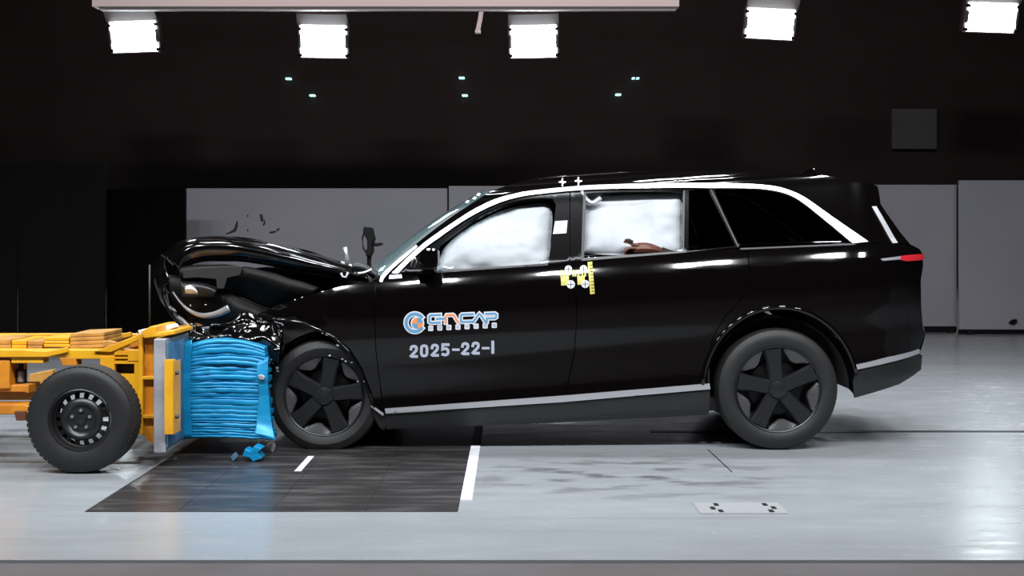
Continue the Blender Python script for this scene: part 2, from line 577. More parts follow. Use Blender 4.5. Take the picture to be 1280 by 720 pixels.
# inset of the flank against height over the belt line: body side up to the belt, then the glasshouse (with a crease between)
KLOW = [(-1.30, .26), (-1.10, .12), (-1.00, .06), (-.90, .032), (-.80, .036), (-.60, .030), (-.40, .012), (-.24, .001), (-.15, .0),
        (-.12, .0035), (-.10, .0100), (-.08, .0178), (-.06, .0260), (-.04, .0350), (-.02, .0455), (0.0, .057), (.02, .069)]
KUP = [(.02, .069), (.10, .0910), (.25, .1325), (.40, .1745), (.475, .1955), (.49, .204), (.505, .224), (.525, .264), (.55, .33), (.58, .44), (.60, .56), (.62, .75)]


def pchip(K):
    h = [K[i + 1][0] - K[i][0] for i in range(len(K) - 1)]
    d = [(K[i + 1][1] - K[i][1]) / h[i] for i in range(len(K) - 1)]
    m = [d[0]] + [0 if d[i - 1] * d[i] <= 0 else 2 * d[i - 1] * d[i] / (d[i - 1] + d[i]) for i in range(1, len(d))] + [d[-1]]

    def fn(t):
        if t <= K[0][0]:
            return K[0][1]
        if t >= K[-1][0]:
            return K[-1][1] + (t - K[-1][0]) * m[-1]
        for i in range(len(h)):
            if t <= K[i + 1][0]:
                s = (t - K[i][0]) / h[i]
                a, b_ = K[i][1], K[i + 1][1]
                return ((2 * s ** 3 - 3 * s * s + 1) * a + (s ** 3 - 2 * s * s + s) * h[i] * m[i]
                        + (-2 * s ** 3 + 3 * s * s) * b_ + (s ** 3 - s * s) * h[i] * m[i + 1])
    return fn


p_low, p_up = pchip(KLOW), pchip(KUP)


def prof(t):
    return p_low(t) if t <= 0.02 else p_up(t)


def g(X, Z):
    y = prof(Z - belt(X))
    if X > 2.1:
        y += 0.2 * ((X - 2.1) / 0.62) ** 3
    if X < -0.9:
        y += 0.05 * (-0.9 - X) ** 1.6
    return y


def hit(px, py, off=0.0, fn=None):
    fn = fn or g
    Y = 0.1
    for _ in range(40):
        p = W(px, py, Y)
        Y = 0.5 * Y + 0.5 * (fn(p.x, p.z) + off)
    return W(px, py, Y)


def inside(p, poly):
    c = False
    n = len(poly)
    j = n - 1
    for i in range(n):
        a, b_ = poly[i], poly[j]
        if (a[1] > p[1]) != (b_[1] > p[1]) and p[0] < (b_[0] - a[0]) * (p[1] - a[1]) / (b_[1] - a[1]) + a[0]:
            c = not c
        j = i
    return c


def segdist(p, poly):
    best = 1e9
    n = len(poly)
    for i in range(n):
        a, b_ = poly[i], poly[(i + 1) % n]
        dx, dy = b_[0] - a[0], b_[1] - a[1]
        L2 = dx * dx + dy * dy
        t = 0 if L2 == 0 else max(0, min(1, ((p[0] - a[0]) * dx + (p[1] - a[1]) * dy) / L2))
        best = min(best, math.hypot(p[0] - a[0] - t * dx, p[1] - a[1] - t * dy))
    return best


def clean(poly, gap):
    """counter-clockwise, shrunk by gap"""
    q = []
    for p in poly:
        if not q or math.hypot(p[0] - q[-1][0], p[1] - q[-1][1]) > 1e-4:
            q.append(p)
    if math.hypot(q[0][0] - q[-1][0], q[0][1] - q[-1][1]) < 1e-4:
        q.pop()
    n = len(q)
    if sum(q[i][0] * q[(i + 1) % n][1] - q[(i + 1) % n][0] * q[i][1] for i in range(n)) < 0:
        q = q[::-1]
    if not gap:
        return q
    out = []
    for i in range(n):
        a, b_, c = Vector(q[i - 1]), Vector(q[i]), Vector(q[(i + 1) % n])
        u, v = (b_ - a).normalized(), (c - b_).normalized()
        n1, n2 = Vector((-u.y, u.x)), Vector((-v.y, v.x))
        m = n1 + n2
        if m.length < 1e-3:
            m = n1
        m.normalize()
        k = min(gap / max(m.dot(n1), 0.35), 3 * gap)
        out.append(tuple(b_ + m * k))
    return out


def resample(q, sp):
    out = []
    n = len(q)
    for i in range(n):
        a, b_ = q[i], q[(i + 1) % n]
        k = max(1, math.ceil(math.hypot(b_[0] - a[0], b_[1] - a[1]) / sp))
        out += [(a[0] + (b_[0] - a[0]) * t / k, a[1] + (b_[1] - a[1]) * t / k) for t in range(k)]
    return out


def panel(name, px, m, parent, holes=(), gap=0.003, thick=0.022, off=0.0, sp=0.045, fn=None, mirror=True, disp=None, loose=False):
    """sheet lying on the flank surface, its outline traced as (px, py); disp(X, Z, edge) adds an outward inset"""
    fn = fn or g
    P3 = [hit(a, b_, off, fn) for a, b_ in px]
    poly = resample(clean([(p.x, p.z) for p in P3], gap), sp)
    loops = [poly]
    for h in holes:
        H3 = [hit(a, b_, off, fn) for a, b_ in h]
        loops.append(resample(clean([(p.x, p.z) for p in H3], 0), sp))
    vs, es = [], []
    for l in loops:
        k = len(vs)
        vs += l
        es += [(k + i, k + (i + 1) % len(l)) for i in range(len(l))]
    x0, x1 = min(p[0] for p in poly), max(p[0] for p in poly)
    z0, z1 = min(p[1] for p in poly), max(p[1] for p in poly)
    zs = sp * 0.6
    j = 0
    z = z0 + zs / 2
    while z < z1:
        x = x0 + sp * (0.25 + 0.5 * (j % 2))
        while x < x1:
            if inside((x, z), poly) and not any(inside((x, z), l) for l in loops[1:]) and min(segdist((x, z), l) for l in loops) > 0.35 * zs:
                vs.append((x, z))
            x += sp
        z += zs
        j += 1
    r = geometry.delaunay_2d_cdt([Vector(v) for v in vs], es, [], 0, 1e-6)
    V2, F0 = r[0], r[2]
    fs = []
    for f in F0:
        c = sum((V2[i] for i in f), Vector((0, 0))) / len(f)
        if inside(c, poly) and not any(inside(c, l) for l in loops[1:]):
            a, b_, d = V2[f[0]], V2[f[1]], V2[f[2]]
            fs.append(tuple(f) if (b_ - a).cross(d - a) > 0 else tuple(f[::-1]))

    def surf(x, z):
        y = fn(x, z) + off
        if disp:
            y += disp(x, z, min(segdist((x, z), l) for l in loops))
        return y
    e = 0.004
    pos, nor = [], []
    for v in V2:
        y = surf(v.x, v.y)
        pos.append((v.x, y, v.y))
        gx_, gz_ = (surf(v.x + e, v.y) - surf(v.x - e, v.y)) / (2 * e), (surf(v.x, v.y + e) - surf(v.x, v.y - e)) / (2 * e)
        nor.append(Vector((gx_, -1, gz_)).normalized())
    # turned-in flange round every free edge
    if thick:
        cnt = {}
        for f in fs:
            for a, b_ in zip(f, f[1:] + f[:1]):
                cnt[(a, b_)] = 1
        mp = {}

        def dupv(i, dy, nn):
            pos.append((pos[i][0], pos[i][1] + dy, pos[i][2]))
            nor.append(nn)
            return len(pos) - 1
        for (a, b_) in list(cnt):
            if (b_, a) not in cnt:
                pa, pb = Vector(pos[a]), Vector(pos[b_])
                d = (pb - pa)
                nn = Vector((d.z, 0, -d.x))
                nn = nn.normalized() if nn.length > 1e-6 else Vector((0, -1, 0))
                fs.append((dupv(b_, 0, nn), dupv(a, 0, nn), dupv(a, thick, nn), dupv(b_, thick, nn)))
    outs = []
    for mir in ((0, 1) if mirror else (0,)):
        if mir:
            p_ = [(a, 2 * YC - b_, c) for a, b_, c in pos]
            n_ = [(a.x, -a.y, a.z) for a in nor]
            f_ = [f[::-1] for f in fs]
        else:
            p_, n_, f_ = pos, [tuple(a) for a in nor], fs
        me = bpy.data.meshes.new(name)
        me.from_pydata(p_, [], f_)
        me.update()
        for pl in me.polygons:
            pl.use_smooth = True
        me.normals_split_custom_set_from_vertices(n_)
        outs.append(obj(name, me, m, parent))
    return outs


car = empty('car', (0.7, YC, 0))
tag(car, 'large black estate car with a crumpled nose pushed into the blue barrier', 'car')


def adopt(root):
    bpy.context.view_layer.update()
    for ch in list(root.children):
        ch.matrix_parent_inverse = root.matrix_world.inverted()


def crumple(amp, x_full, x_none, sc=7.0, seed=0.0):
    def fn(x, z, e):
        k = max(0.0, min(1.0, (x_none - x) / (x_none - x_full)))
        a = noise.noise(Vector((x * sc, z * sc * 0.8, seed))) + 0.5 * noise.noise(Vector((x * sc * 2.3, z * sc * 2.0, seed + 5)))
        return amp * k * k * a
    return fn


# chains of (px, py)
T = [(612, 240), (640, 230.5), (670, 224.5), (700, 220.5), (760, 216), (840, 213.8), (920, 213.8), (1000, 216.5), (1040, 221), (1075, 227.5)]
T = cr(T, 4)
U = cr([(490, 341), (509, 322), (528, 305), (545, 292.5), (570, 275.5), (595, 260), (620, 248.5), (645, 241.5), (670, 237.5), (720, 232.5), (760, 230.5),
        (840, 228.5), (890, 228.8), (930, 229.5), (960, 231.5), (980, 235.5), (1005, 246), (1040, 270.5), (1086, 302)], 4)
Lc = cr([(497, 342), (514, 325), (532, 309), (548, 297.5), (572, 280.5), (597, 265.5), (622, 254), (646, 246.5), (671, 242.5), (720, 238), (760, 236),
         (840, 234.5), (890, 234.8), (930, 235), (957, 236.5), (980, 241), (1000, 250.5), (1030, 274), (1066, 304)], 4)
AP = cr([(476, 350), (484, 337), (520, 305), (560, 274), (590, 254), (612, 240)], 4)      # windscreen edge of the A pillar


def upto(ch, x):
    return [p for p in ch if p[0] <= x]


def frm(ch, x):
    return [p for p in ch if p[0] >= x]


Pt = M['paint']
panel('roof_side', AP + T[1:] + [(1085, 246), (1092, 262), (1119, 304), (1086, 302)] + U[::-1][1:] + [(480, 350)], Pt, car, gap=0.0, sp=0.035)
panel('window_trim', U + Lc[::-1], M['chrome'], car, gap=0.0, off=-0.012, sp=0.02, disp=lambda x, z, e: -0.0)
panel('pillar_trim_and_glint', [(474.5, 352), (475.5, 346), (482, 338), (500, 322), (520, 306), (522, 308), (503, 325), (486, 340), (479, 349), (478, 352)], M['chrome'], car, gap=0, off=-0.008, sp=0.02)

# front and rear door frames, glass, pillars
fw = cr([(545, 339), (547, 322), (551, 306), (575, 283.5), (610, 263), (648, 250.5), (680, 247.5)], 4) + [(691, 248.5), (695, 256), (692, 285), (685, 330.5)]
panel('door_frame', upto(Lc, 708) + [(709, 239), (712, 240), (712, 327), (685, 331.5), (545, 341)], M['trimblack'], car, holes=[fw], gap=0.001, off=0.008)
panel('door_glass', fw, M['clear'], car, gap=0.0, off=0.022, thick=0)
rw = [(731, 241.5), (855, 237.5), (853.5, 315.5), (728, 323.5)]
qw = [(861, 238), (885, 236.5), (919, 307.5), (860.5, 313.5)]
panel('door_frame', [(713, 239.5)] + [p for p in Lc if 714 < p[0] < 890] + [(891, 235.5), (925, 309), (858, 315), (712.5, 327)], M['trimblack'], car, holes=[rw, qw], gap=0.001, off=0.008)
panel('door_glass', rw, M['clear'], car, gap=0, off=0.022, thick=0)
panel('quarter_glass', qw, M['privacy'], car, gap=0, off=0.014, thick=0)
panel('side_glass', [(892, 236)] + [p for p in Lc if 893 < p[0] < 1058] + [(1064, 303.5), (927, 309)], M['privacy'], car, gap=0.002, off=0.006)
panel('pillar_seam', [(887.3, 235.5), (889, 235.5), (924, 308.5), (922, 309)], M['seal'], car, gap=0, off=0.004, sp=0.03)
panel('window_seal', [(545, 341), (685, 331.5), (685, 329), (545, 338.8)], M['seal'], car, gap=0, off=0.0, sp=0.03)
panel('window_seal', [(727, 326), (860, 316), (855, 313.5), (728, 322.5)], M['rim2'], car, gap=0, off=0.006, sp=0.03, mirror=False)
panel('window_seal', [(729, 240), (732.5, 240), (730, 323), (726.5, 323.5)], M['seal'], car, gap=0, off=0.004, sp=0.03, mirror=False)
panel('window_seal', [(854.2, 238), (856, 238), (855, 315), (853.2, 315.5)], M['rim2'], car, gap=0, off=0.004, sp=0.03, mirror=False)
panel('window_seal', [(925, 310.2), (1068, 304), (1070, 306), (926, 312)], M['seal'], car, gap=0, off=-0.006, sp=0.03)

# doors and wings
Bl = [(712, 327), (716, 342), (720, 370), (721, 400), (718, 440), (712, 470), (706, 497)]
Rr = cr([(928, 310), (935, 318), (936.5, 345), (934, 362), (922, 379), (905, 398), (892, 422), (885.5, 447), (884, 480)], 4)
arch = [(975 + 93 * math.cos(math.radians(a)), 488 - 100 * math.sin(math.radians(a))) for a in range(20, 172, 7)]   # from the bumper forward
Ff = [(470, 351), (468, 375), (468, 400), (470, 440), (475, 480), (480, 511)]
panel('front_door', [(470, 351), (490, 342), (545, 341)] + Bl[:1] + Bl[1:] + Ff[::-1], Pt, car)
panel('rear_door', [(712, 327), (858, 315)] + Rr + Bl[::-1], Pt, car)
panel('rear_wing', [(928, 310), (1068, 304.5), (1119, 304.5), (1138, 306), (1149, 311), (1153, 317), (1154, 332), (1151, 350), (1151.5, 385), (1153, 405), (1156, 422), (1149, 436),
                    (1068, 456)] + [p for p in arch if p[1] < 455 or p[0] < 900] + [(884, 484)] + Rr[::-1], Pt, car)
panel('tailgate_side', [(1075, 227.5), (1097, 232.5), (1099, 242), (1101, 256), (1126, 291), (1138, 305.5), (1122, 304), (1095, 258), (1089, 257), (1085, 246)], Pt, car, gap=0.002, sp=0.03)
panel('pillar_trim_and_glint', [(1090, 258), (1095.5, 257.5), (1122.5, 303.5), (1116, 304)], M['chrome'], car, gap=0, off=-0.01, sp=0.02)  # white reflection along the tailgate edge, modelled as a chrome strip
panel('tail_lamp', [(1126, 319.8), (1138, 318.5), (1153.5, 317.5), (1156, 322), (1153, 325), (1134, 326.5), (1126, 324.8)], M['red'], car, gap=0, off=-0.012, sp=0.02)
panel('tail_lamp_strip', [(1101, 323.5), (1126, 320.2), (1126, 324.2), (1104, 326)], M['silver'], car, gap=0, off=-0.008, sp=0.02)
panel('bumper_trim', [(1068, 456.5), (1110, 446.5), (1149, 436.5), (1150, 441.5), (1112, 453), (1069, 462.5)], M['satin'], car, gap=0, off=-0.012, sp=0.02)
panel('rear_bumper', [(1069, 463), (1112, 453.5), (1150, 442), (1153, 444), (1151.5, 462), (1125, 480), (1068, 497.5), (1066, 478)], M['clad'], car, gap=0.002)
panel('sill_trim', [(481, 511), (706, 494.5), (887, 479.5), (888, 486.5), (706, 502.5), (482, 517)], M['satin'], car, gap=0, off=-0.014, sp=0.022)
panel('sill', [(482, 518), (706, 503), (888, 487.5), (886, 519), (690, 529), (482, 537)], M['clad'], car)

# wheel arch lips
for nm, cx, cy, rx, ry, a0, a1, rr in (('arch_lip', 975, 488, 97, 104, 12, 176, 0.016),):
    path = [hit(cx + rx * math.cos(math.radians(a)), cy - ry * math.sin(math.radians(a)), -0.004) for a in range(a0, a1 + 1, 4)]
    b_ = MB().tube(path, rr, 8)
    b_.build(nm, M['paint'], car, smooth=True)
    c_ = MB()
    c_.v = [(x, 2 * YC - y, z) for x, y, z in b_.v]
    c_.f = [f[::-1] for f in b_.f]
    c_.build(nm, M['paint'], car, smooth=True)


# roof, tailgate, screens between the two flanks
def cross(curve_px, n, crown, off=0.0, axis='z'):
    rows = []
    for a, b_ in curve_px:
        p = hit(a, b_, off)
        r = []
        for k in range(n + 1):
            t = k / n
            q = Vector((p.x, p.y + (2 * YC - 2 * p.y) * t, p.z))
            c = 1 - (2 * t - 1) ** 2
            if axis == 'z':
                q.z += crown * c
            else:
                q.x += crown * c
            r.append(q)
        rows.append(r)
    return rows


MB().grid(cross(T + [(1086, 229.5), (1097, 232.3)], 14, 0.022, off=0.0)).build('roof', M['paint'], car, smooth=True)
MB().grid(cross([(1097, 232.3), (1099, 242), (1101, 256), (1095, 258)], 12, 0.1, axis='x')).build('spoiler', M['paint'], car, smooth=True)
MB().grid(cross([(1100, 254), (1113, 273), (1126, 291), (1138, 305.5)], 12, 0.12, axis='x')).build('rear_glass', M['privacy'], car, smooth=True)
MB().grid(cross([(1138, 305.5), (1149, 311), (1153, 317), (1154, 332), (1151, 350), (1151.5, 385), (1153, 405), (1156, 422), (1150, 442)], 12, 0.13, axis='x')).build('tailgate', M['paint'], car, smooth=True)
MB().grid(cross([(1150, 442), (1151.5, 462), (1125, 480), (1068, 497.5)], 12, 0.12, axis='x')).build('rear_bumper', M['clad'], car, smooth=True)
ws = []
for k in range(15):
    t = k / 14
    c = 1 - (2 * t - 1) ** 2
    row = []
    for i, (a, b_) in enumerate(AP[2:]):
        p = hit(a, b_, 0.0)
        u = i / (len(AP) - 3)
        row.append(Vector((p.x - c * 0.16 * (1 - 0.6 * u), p.y + (2 * YC - 2 * p.y) * t, p.z + c * 0.03)))
    ws.append(row)
MB().grid(ws).build('windscreen', M['screen'], car, smooth=True)
fin = MB()
p = W(1008, 217, 1.0)
fin.prism([(p.x - 0.10, p.z - 0.03), (p.x - 0.02, p.z + 0.03), (p.x + 0.035, p.z + 0.045), (p.x + 0.06, p.z + 0.02), (p.x + 0.07, p.z - 0.03)], 0.965, 1.035)
fin.build('roof_fin', M['paint'], car, bevel=0.012)
MB().tube([W(1016, 217, .98), W(1017.5, 210.5, .98)], 0.008, 8).build('roof_pin', M['silver'], car)

# inner shell so that gaps and openings read dark, floor pan, wheel housings
MB().prism([(W(470, 0, .2).x, .27), (W(885, 0, .2).x, .27), (W(885, 0, .2).x, .95), (W(885, 0, .2).x, 1.02), (W(470, 0, .2).x, .95)], 0.13, 0.16).build('inner_sill', M['interior'], car)
MB().prism([(W(470, 0, .2).x, .27), (W(885, 0, .2).x, .27), (W(885, 0, .2).x, 1.02), (W(470, 0, .2).x, .95)], 1.84, 1.87).build('inner_sill', M['interior'], car)
MB().box((-1.75, 0.2, 0.24), (2.0, 1.8, 0.33)).build('floor_pan', M['interior'], car)
MB().prism([(W(1066, 0, .2).x, .40), (2.5, .46), (2.52, 1.2), (W(905, 0, .2).x, 1.2), (W(905, 0, .2).x, 0.95), (W(1066, 0, .2).x, .95)], 0.42, 1.58).build('inner_body', M['interior'], car)
MB().prism([(W(470, 0, .2).x, .3), (W(490, 0, .2).x, .3), (W(490, 0, .2).x, 1.1), (W(470, 0, .2).x, 1.1)], 0.15, 1.85).build('bulkhead', M['interior'], car)
MB().prism([(W(925, 0, .3).x, 1.1), (W(940, 0, .3).x, 1.1), (W(915, 0, .3).x, 1.62), (W(900, 0, .3).x, 1.62)], 0.42, 1.58).build('rear_seat', M['interior'], car, bevel=0.03)


def seat(x, y):
    b_ = MB()
    b_.box((x - 0.25, y - 0.24, 0.55), (x + 0.25, y + 0.24, 0.72))
    b_.prism([(x + 0.2, .66), (x + 0.34, .66), (x + 0.5, 1.3), (x + 0.38, 1.32)], y - 0.24, y + 0.24)
    b_.prism([(x + 0.42, 1.34), (x + 0.52, 1.34), (x + 0.53, 1.52), (x + 0.44, 1.53)], y - 0.13, y + 0.13)
    b_.box((x - 0.18, y - 0.2, 0.32), (x + 0.18, y + 0.2, 0.56))
    return b_.build('seat', M['interior'], car, bevel=0.03)


for sx in (0.0, 1.0):
    for sy in (0.62, 1.4):
        seat(sx, sy)


def liner(cx, cy, r, sy=1):
    b_ = MB()
    pr = [(r, 0.06), (r, 0.42), (0.03, 0.42)]
    b_.lathe((cx, 0, cy), pr, 24, 0, math.pi)
    if sy < 0:
        b_.v = [(x, 2 * YC - y, z) for x, y, z in b_.v]
        b_.f = [f[::-1] for f in b_.f]
    return b_.build('wheel_housing', M['interior'], car, smooth=True)


# ------------------------------------------------------------------ wheels
def car_wheel(cx, cz, r, y0, a0, flip=False):
    """near face at y0, looking towards -Y; flip turns it to the far side"""
    root = empty('wheel', (cx, y0, cz))
    root.parent = car
    wd = 0.255
    R = r * 0.715

    def fin_(b_, name, m, **k):
        if flip:
            b_.v = [(x, -y, z) for x, y, z in b_.v]
            b_.f = [f[::-1] for f in b_.f]
        return b_.build(name, m, root, **k)
    zf = -cz + 0.001
    b_ = MB().lathe((0, 0, 0), [(R * 0.985, 0.03), (R, 0.012), (R + 0.012, 0.004), (R + 0.05, -0.004), (r - 0.035, 0.004), (r - 0.012, 0.018), (r, 0.05),
                                (r, 0.10), (r - 0.008, 0.102), (r - 0.008, 0.108), (r, 0.11), (r, wd - 0.11), (r - 0.008, wd - 0.108), (r - 0.008, wd - 0.102), (r, wd - 0.1),
                                (r, wd - 0.05), (r - 0.03, wd), (R, wd)], 72, zmin=zf)
    fin_(b_, 'tyre', M['tyre'], sharp=30)
    b_ = MB().lathe((0, 0, 0), [(R * 1.0, 0.012), (R * 0.985, 0.006), (R * 0.955, 0.012), (R * 0.94, 0.05), (R * 0.93, wd - 0.02)], 64)
    fin_(b_, 'rim', M['rim'], sharp=35)
    b_ = MB().lathe((0, 0, 0), [(R * 0.93, 0.15), (0.0, 0.15)], 40)
    fin_(b_, 'rim_barrel', M['rimdark'])
    b_ = MB().lathe((0, 0, 0), [(R * 0.62, 0.13), (R * 0.62, 0.115), (R * 0.3, 0.115), (R * 0.3, 0.1), (0, 0.1)], 40)
    fin_(b_, 'brake_disc', M['darkst'], sharp=35)
    for k in range(5):
        a = math.radians(a0 + 72 * k)
        ca, sa = math.cos(a), math.sin(a)

        def pt(rad, tang, y):
            return (rad * ca - tang * sa, y, rad * sa + tang * ca)
        # broad spoke with chamfered flanks, slightly wider at the rim
        st = [(0.02, 0.047, 0.022), (R * 0.3, 0.05, 0.016), (R * 0.65, 0.052, 0.012), (R * 0.93, 0.062, 0.010)]
        vs, fs = [], []
        for rad, hw, y in st:
            vs += [pt(rad, -hw, y + 0.05), pt(rad, -hw, y + 0.016), pt(rad, -hw + 0.012, y), pt(rad, hw - 0.012, y), pt(rad, hw, y + 0.016), pt(rad, hw, y + 0.05)]
        for i in range(3):
            for q in range(5):
                fs.append((i * 6 + q, i * 6 + q + 1, i * 6 + 6 + q + 1, i * 6 + 6 + q))
        fs.append(tuple(18 + q for q in range(6)))
        fin_(MB().add(vs, fs), 'spoke', M['rim'])
        # grey aero insert along the rim in the gap after this spoke
        vs, fs = [], []
        for i in range(11):
            t = i / 10
            aa = a + math.radians(72) * (0.21 + 0.58 * t)
            ri = R * (0.70 + 0.24 * abs(2 * t - 1.0) ** 1.5 * 0.9) if k % 1 == 0 else R * 0.75
            for rad, y in ((R * 0.945, 0.014), (max(ri, R * 0.72), 0.028), (max(ri, R * 0.72) - 0.006, 0.05)):
                vs.append((rad * math.cos(aa), y, rad * math.sin(aa)))
        for i in range(10):
            for q in range(2):
                fs.append((i * 3 + q, i * 3 + q + 1, i * 3 + 3 + q + 1, i * 3 + 3 + q))
        fin_(MB().add(vs, fs), 'rim_insert', M['rim2'])
    b_ = MB().lathe((0, 0, 0), [(0.062, 0.03), (0.058, 0.008), (0.035, 0.002), (0.0, 0.0)], 24)
    fin_(b_, 'hub_cap', M['rim'], sharp=30)
    for k in range(5):
        a = math.radians(a0 + 36 + 72 * k)
        b_ = MB().lathe((0.048 * math.cos(a), 0, 0.048 * math.sin(a)), [(0.009, 0.02), (0.009, 0.0), (0.0, -0.002)], 8)
        fin_(b_, 'wheel_nut', M['darkst'])
    return root


rwp = W(973, 487, 0.03)
fwp = W(405, 496, 0.05)
car_wheel(rwp.x, rwp.z, rwp.z, 0.03, 97)
car_wheel(fwp.x, fwp.z + 0.004, 0.376, 0.05, 79)
car_wheel(rwp.x, rwp.z, rwp.z, 2 * YC - 0.03, 97, True)
car_wheel(fwp.x + 0.1, fwp.z + 0.01, 0.38, 2 * YC - 0.05, 60, True)
liner(rwp.x, rwp.z, 0.475)
liner(rwp.x, rwp.z, 0.475, -1)
liner(fwp.x + 0.02, fwp.z, 0.44)
liner(fwp.x + 0.1, fwp.z, 0.44, -1)

# ------------------------------------------------------------------ crumpled nose
Pb = M['paint_bent']
fender = [(470, 352), (452, 353), (425, 358), (398, 365), (370, 373), (345, 382), (322, 392), (312, 402), (322, 401), (338, 399), (358, 400), (385, 406), (413, 419),
          (436, 440), (452, 464), (462, 490), (470, 512), (479, 511)] + Ff[::-1][1:-1]
panel('front_wing', fender, Pt, car, gap=0.0025, sp=0.03, disp=crumple(0.075, -1.72, -1.05, 6.5, 1.0))
# arch lip bent out of line
MB().tube([hit(a, b_, o_) for a, b_, o_ in ((330, 399, -.01), (352, 400, -.03), (375, 403, -.012), (398, 412, -.02), (416, 421, -.008), (434, 438, -.02), (450, 461, -.01), (461, 489, -.01), (468, 510, 0.0))],
          0.013, 8).build('arch_lip', Pb, car, smooth=True)
# torn wheel housing liner inside the arch
rows = []
for i in range(9):
    a = math.radians(165 - i * 18)
    row = []
    for j in range(6):
        y = 0.07 + j * 0.07
        r = 0.405 + 0.03 * noise.noise(Vector((i * 1.1, j * 0.9, 3))) - 0.01 * j
        row.append((fwp.x + 0.02 + r * math.cos(a), y, fwp.z + 0.02 + r * math.sin(a)))
    rows.append(row)
MB().grid(rows).build('torn_liner', M['clad'], car, smooth=True)
panel('mud_flap', [(466, 512), (483, 520), (483, 529), (480, 538), (474, 534), (468, 522)], M['clad'], car, gap=0, off=0.01, sp=0.02, mirror=False)
panel('flap_trim', [(463.5, 508), (466, 507), (480, 517.5), (478.5, 520)], M['silver'], car, gap=0, off=-0.012, sp=0.02, mirror=False)

# bonnet, buckled upwards: rows from the near edge to the far edge
hoodR = [
    (0.25, [(462, 352), (430, 348), (398, 343), (360, 336), (322, 329), (284, 326), (252, 327), (234, 334), (228, 345)]),
    (0.21, [(461, 349), (430, 342), (398, 335), (360, 327), (322, 318), (284, 314), (250, 314), (231, 322), (223, 335)]),
    (0.215, [(460, 345), (429, 337), (397.5, 329), (360, 319.5), (321.5, 310.5), (284, 305.5), (248, 305.5), (228, 314), (218, 329)]),
    (0.27, [(458, 343), (427, 335), (397, 327), (360, 317), (321, 308), (284, 302.5), (247, 302.5), (226, 311), (214, 326)]),
    (0.45, [(452, 338), (424, 331), (396, 322), (360, 312.5), (320, 303.5), (284, 299), (245, 299.5), (223, 307), (209, 323)]),
    (0.75, [(446, 334), (422, 328), (395, 320), (360, 311), (320, 302), (284, 297.5), (244, 298), (222, 306), (208, 322)]),
    (1.0, [(440, 332), (420, 326), (394, 317), (360, 308.5), (320, 300.5), (283, 296.5), (242, 297.5), (219, 306), (205, 322)]),
    (1.25, [(440, 332), (420, 327), (394, 319), (360, 310), (320, 301.5), (283, 297.5), (240, 298.5), (216, 307), (201, 324)]),
    (1.55, [(445, 335), (422, 331), (396, 324), (360, 315), (320, 306), (282, 301), (238, 302), (213, 311), (197, 328)]),
    (1.82, [(450, 339), (425, 336), (398, 331), (360, 323), (320, 314), (282, 309), (236, 310), (210, 319), (194, 334)]),
]


def surf_rows(rws, n1=4, n2=4, amp=0.0, seed=0.0):
    """dense grid through rows of (Y, traced points)"""
    ctrl = [[tuple(W(a, b_, Y)) for a, b_ in r] for Y, r in rws]
    fine = [cr(r, n1) for r in ctrl]
    cols = [cr([fine[i][j] for i in range(len(fine))], n2) for j in range(len(fine[0]))]
    out = []
    for i in range(len(cols[0])):
        row = []
        for j in range(len(cols)):
            p = Vector(cols[j][i])
            if amp:
                p += noise.noise_vector(p * 6.0 + Vector((seed, 0, 0))) * amp
            row.append(p)
        out.append(row)
    return out


MB().grid(surf_rows(hoodR, 5, 4, 0.008, 2.0)).build('bonnet', Pb, car, smooth=True, solid=0.012)
MB().pprism([(228, 337), (262, 333.5), (296, 332), (304, 333), (300, 344), (284, 347.5), (280, 361), (271, 361), (270, 349), (248, 347), (229, 348)], 0.17, 0.185).build('plate_reflection', new_mat('reflection_grey', (0.009, 0.0083, 0.0083), 0.6), car, bevel=0.004)  # grey reflection in the dark nose, modelled as a thin plate
# slumped inner panels seen between bonnet and wing
MB().grid(surf_rows([(0.22, [(222, 334), (250, 331), (280, 331), (310, 334), (340, 341), (370, 350), (400, 360)]),
                     (0.2, [(224, 343), (250, 342), (280, 342), (310, 344), (338, 352), (365, 360), (392, 366)]),
                     (0.26, [(226, 351), (250, 352), (280, 354), (308, 356), (335, 366), (360, 372), (384, 375)]),
                     (0.34, [(228, 362), (252, 362), (280, 366), (306, 372), (332, 384), (352, 386), (376, 384)])], 5, 4, 0.01, 9.0)).build('inner_wing', M['bay'], car, smooth=True, solid=0.01)
MB().grid(surf_rows([(0.34, [(212, 345), (240, 350), (280, 362), (310, 374), (335, 388), (360, 392)]),
                     (0.3, [(214, 365), (240, 370), (280, 378), (310, 388), (332, 398), (356, 402)]),
                     (0.34, [(220, 385), (244, 395), (280, 400), (310, 408), (332, 416), (350, 420)]),
                     (0.42, [(232, 408), (250, 415), (280, 420), (310, 424), (332, 434), (346, 446)])], 5, 4, 0.03, 5.0)).build('crushed_core', M['bay'], car, smooth=True, solid=0.012)
MB().prism([(W(232, 0, .6).x, .80), (W(470, 0, .6).x, .5), (W(470, 0, .6).x, 1.12), (W(300, 0, .6).x, 1.18), (W(228, 0, .6).x, 1.14)], 0.5, 1.7).build('engine_block', M['interior'], car, bevel=0.04)
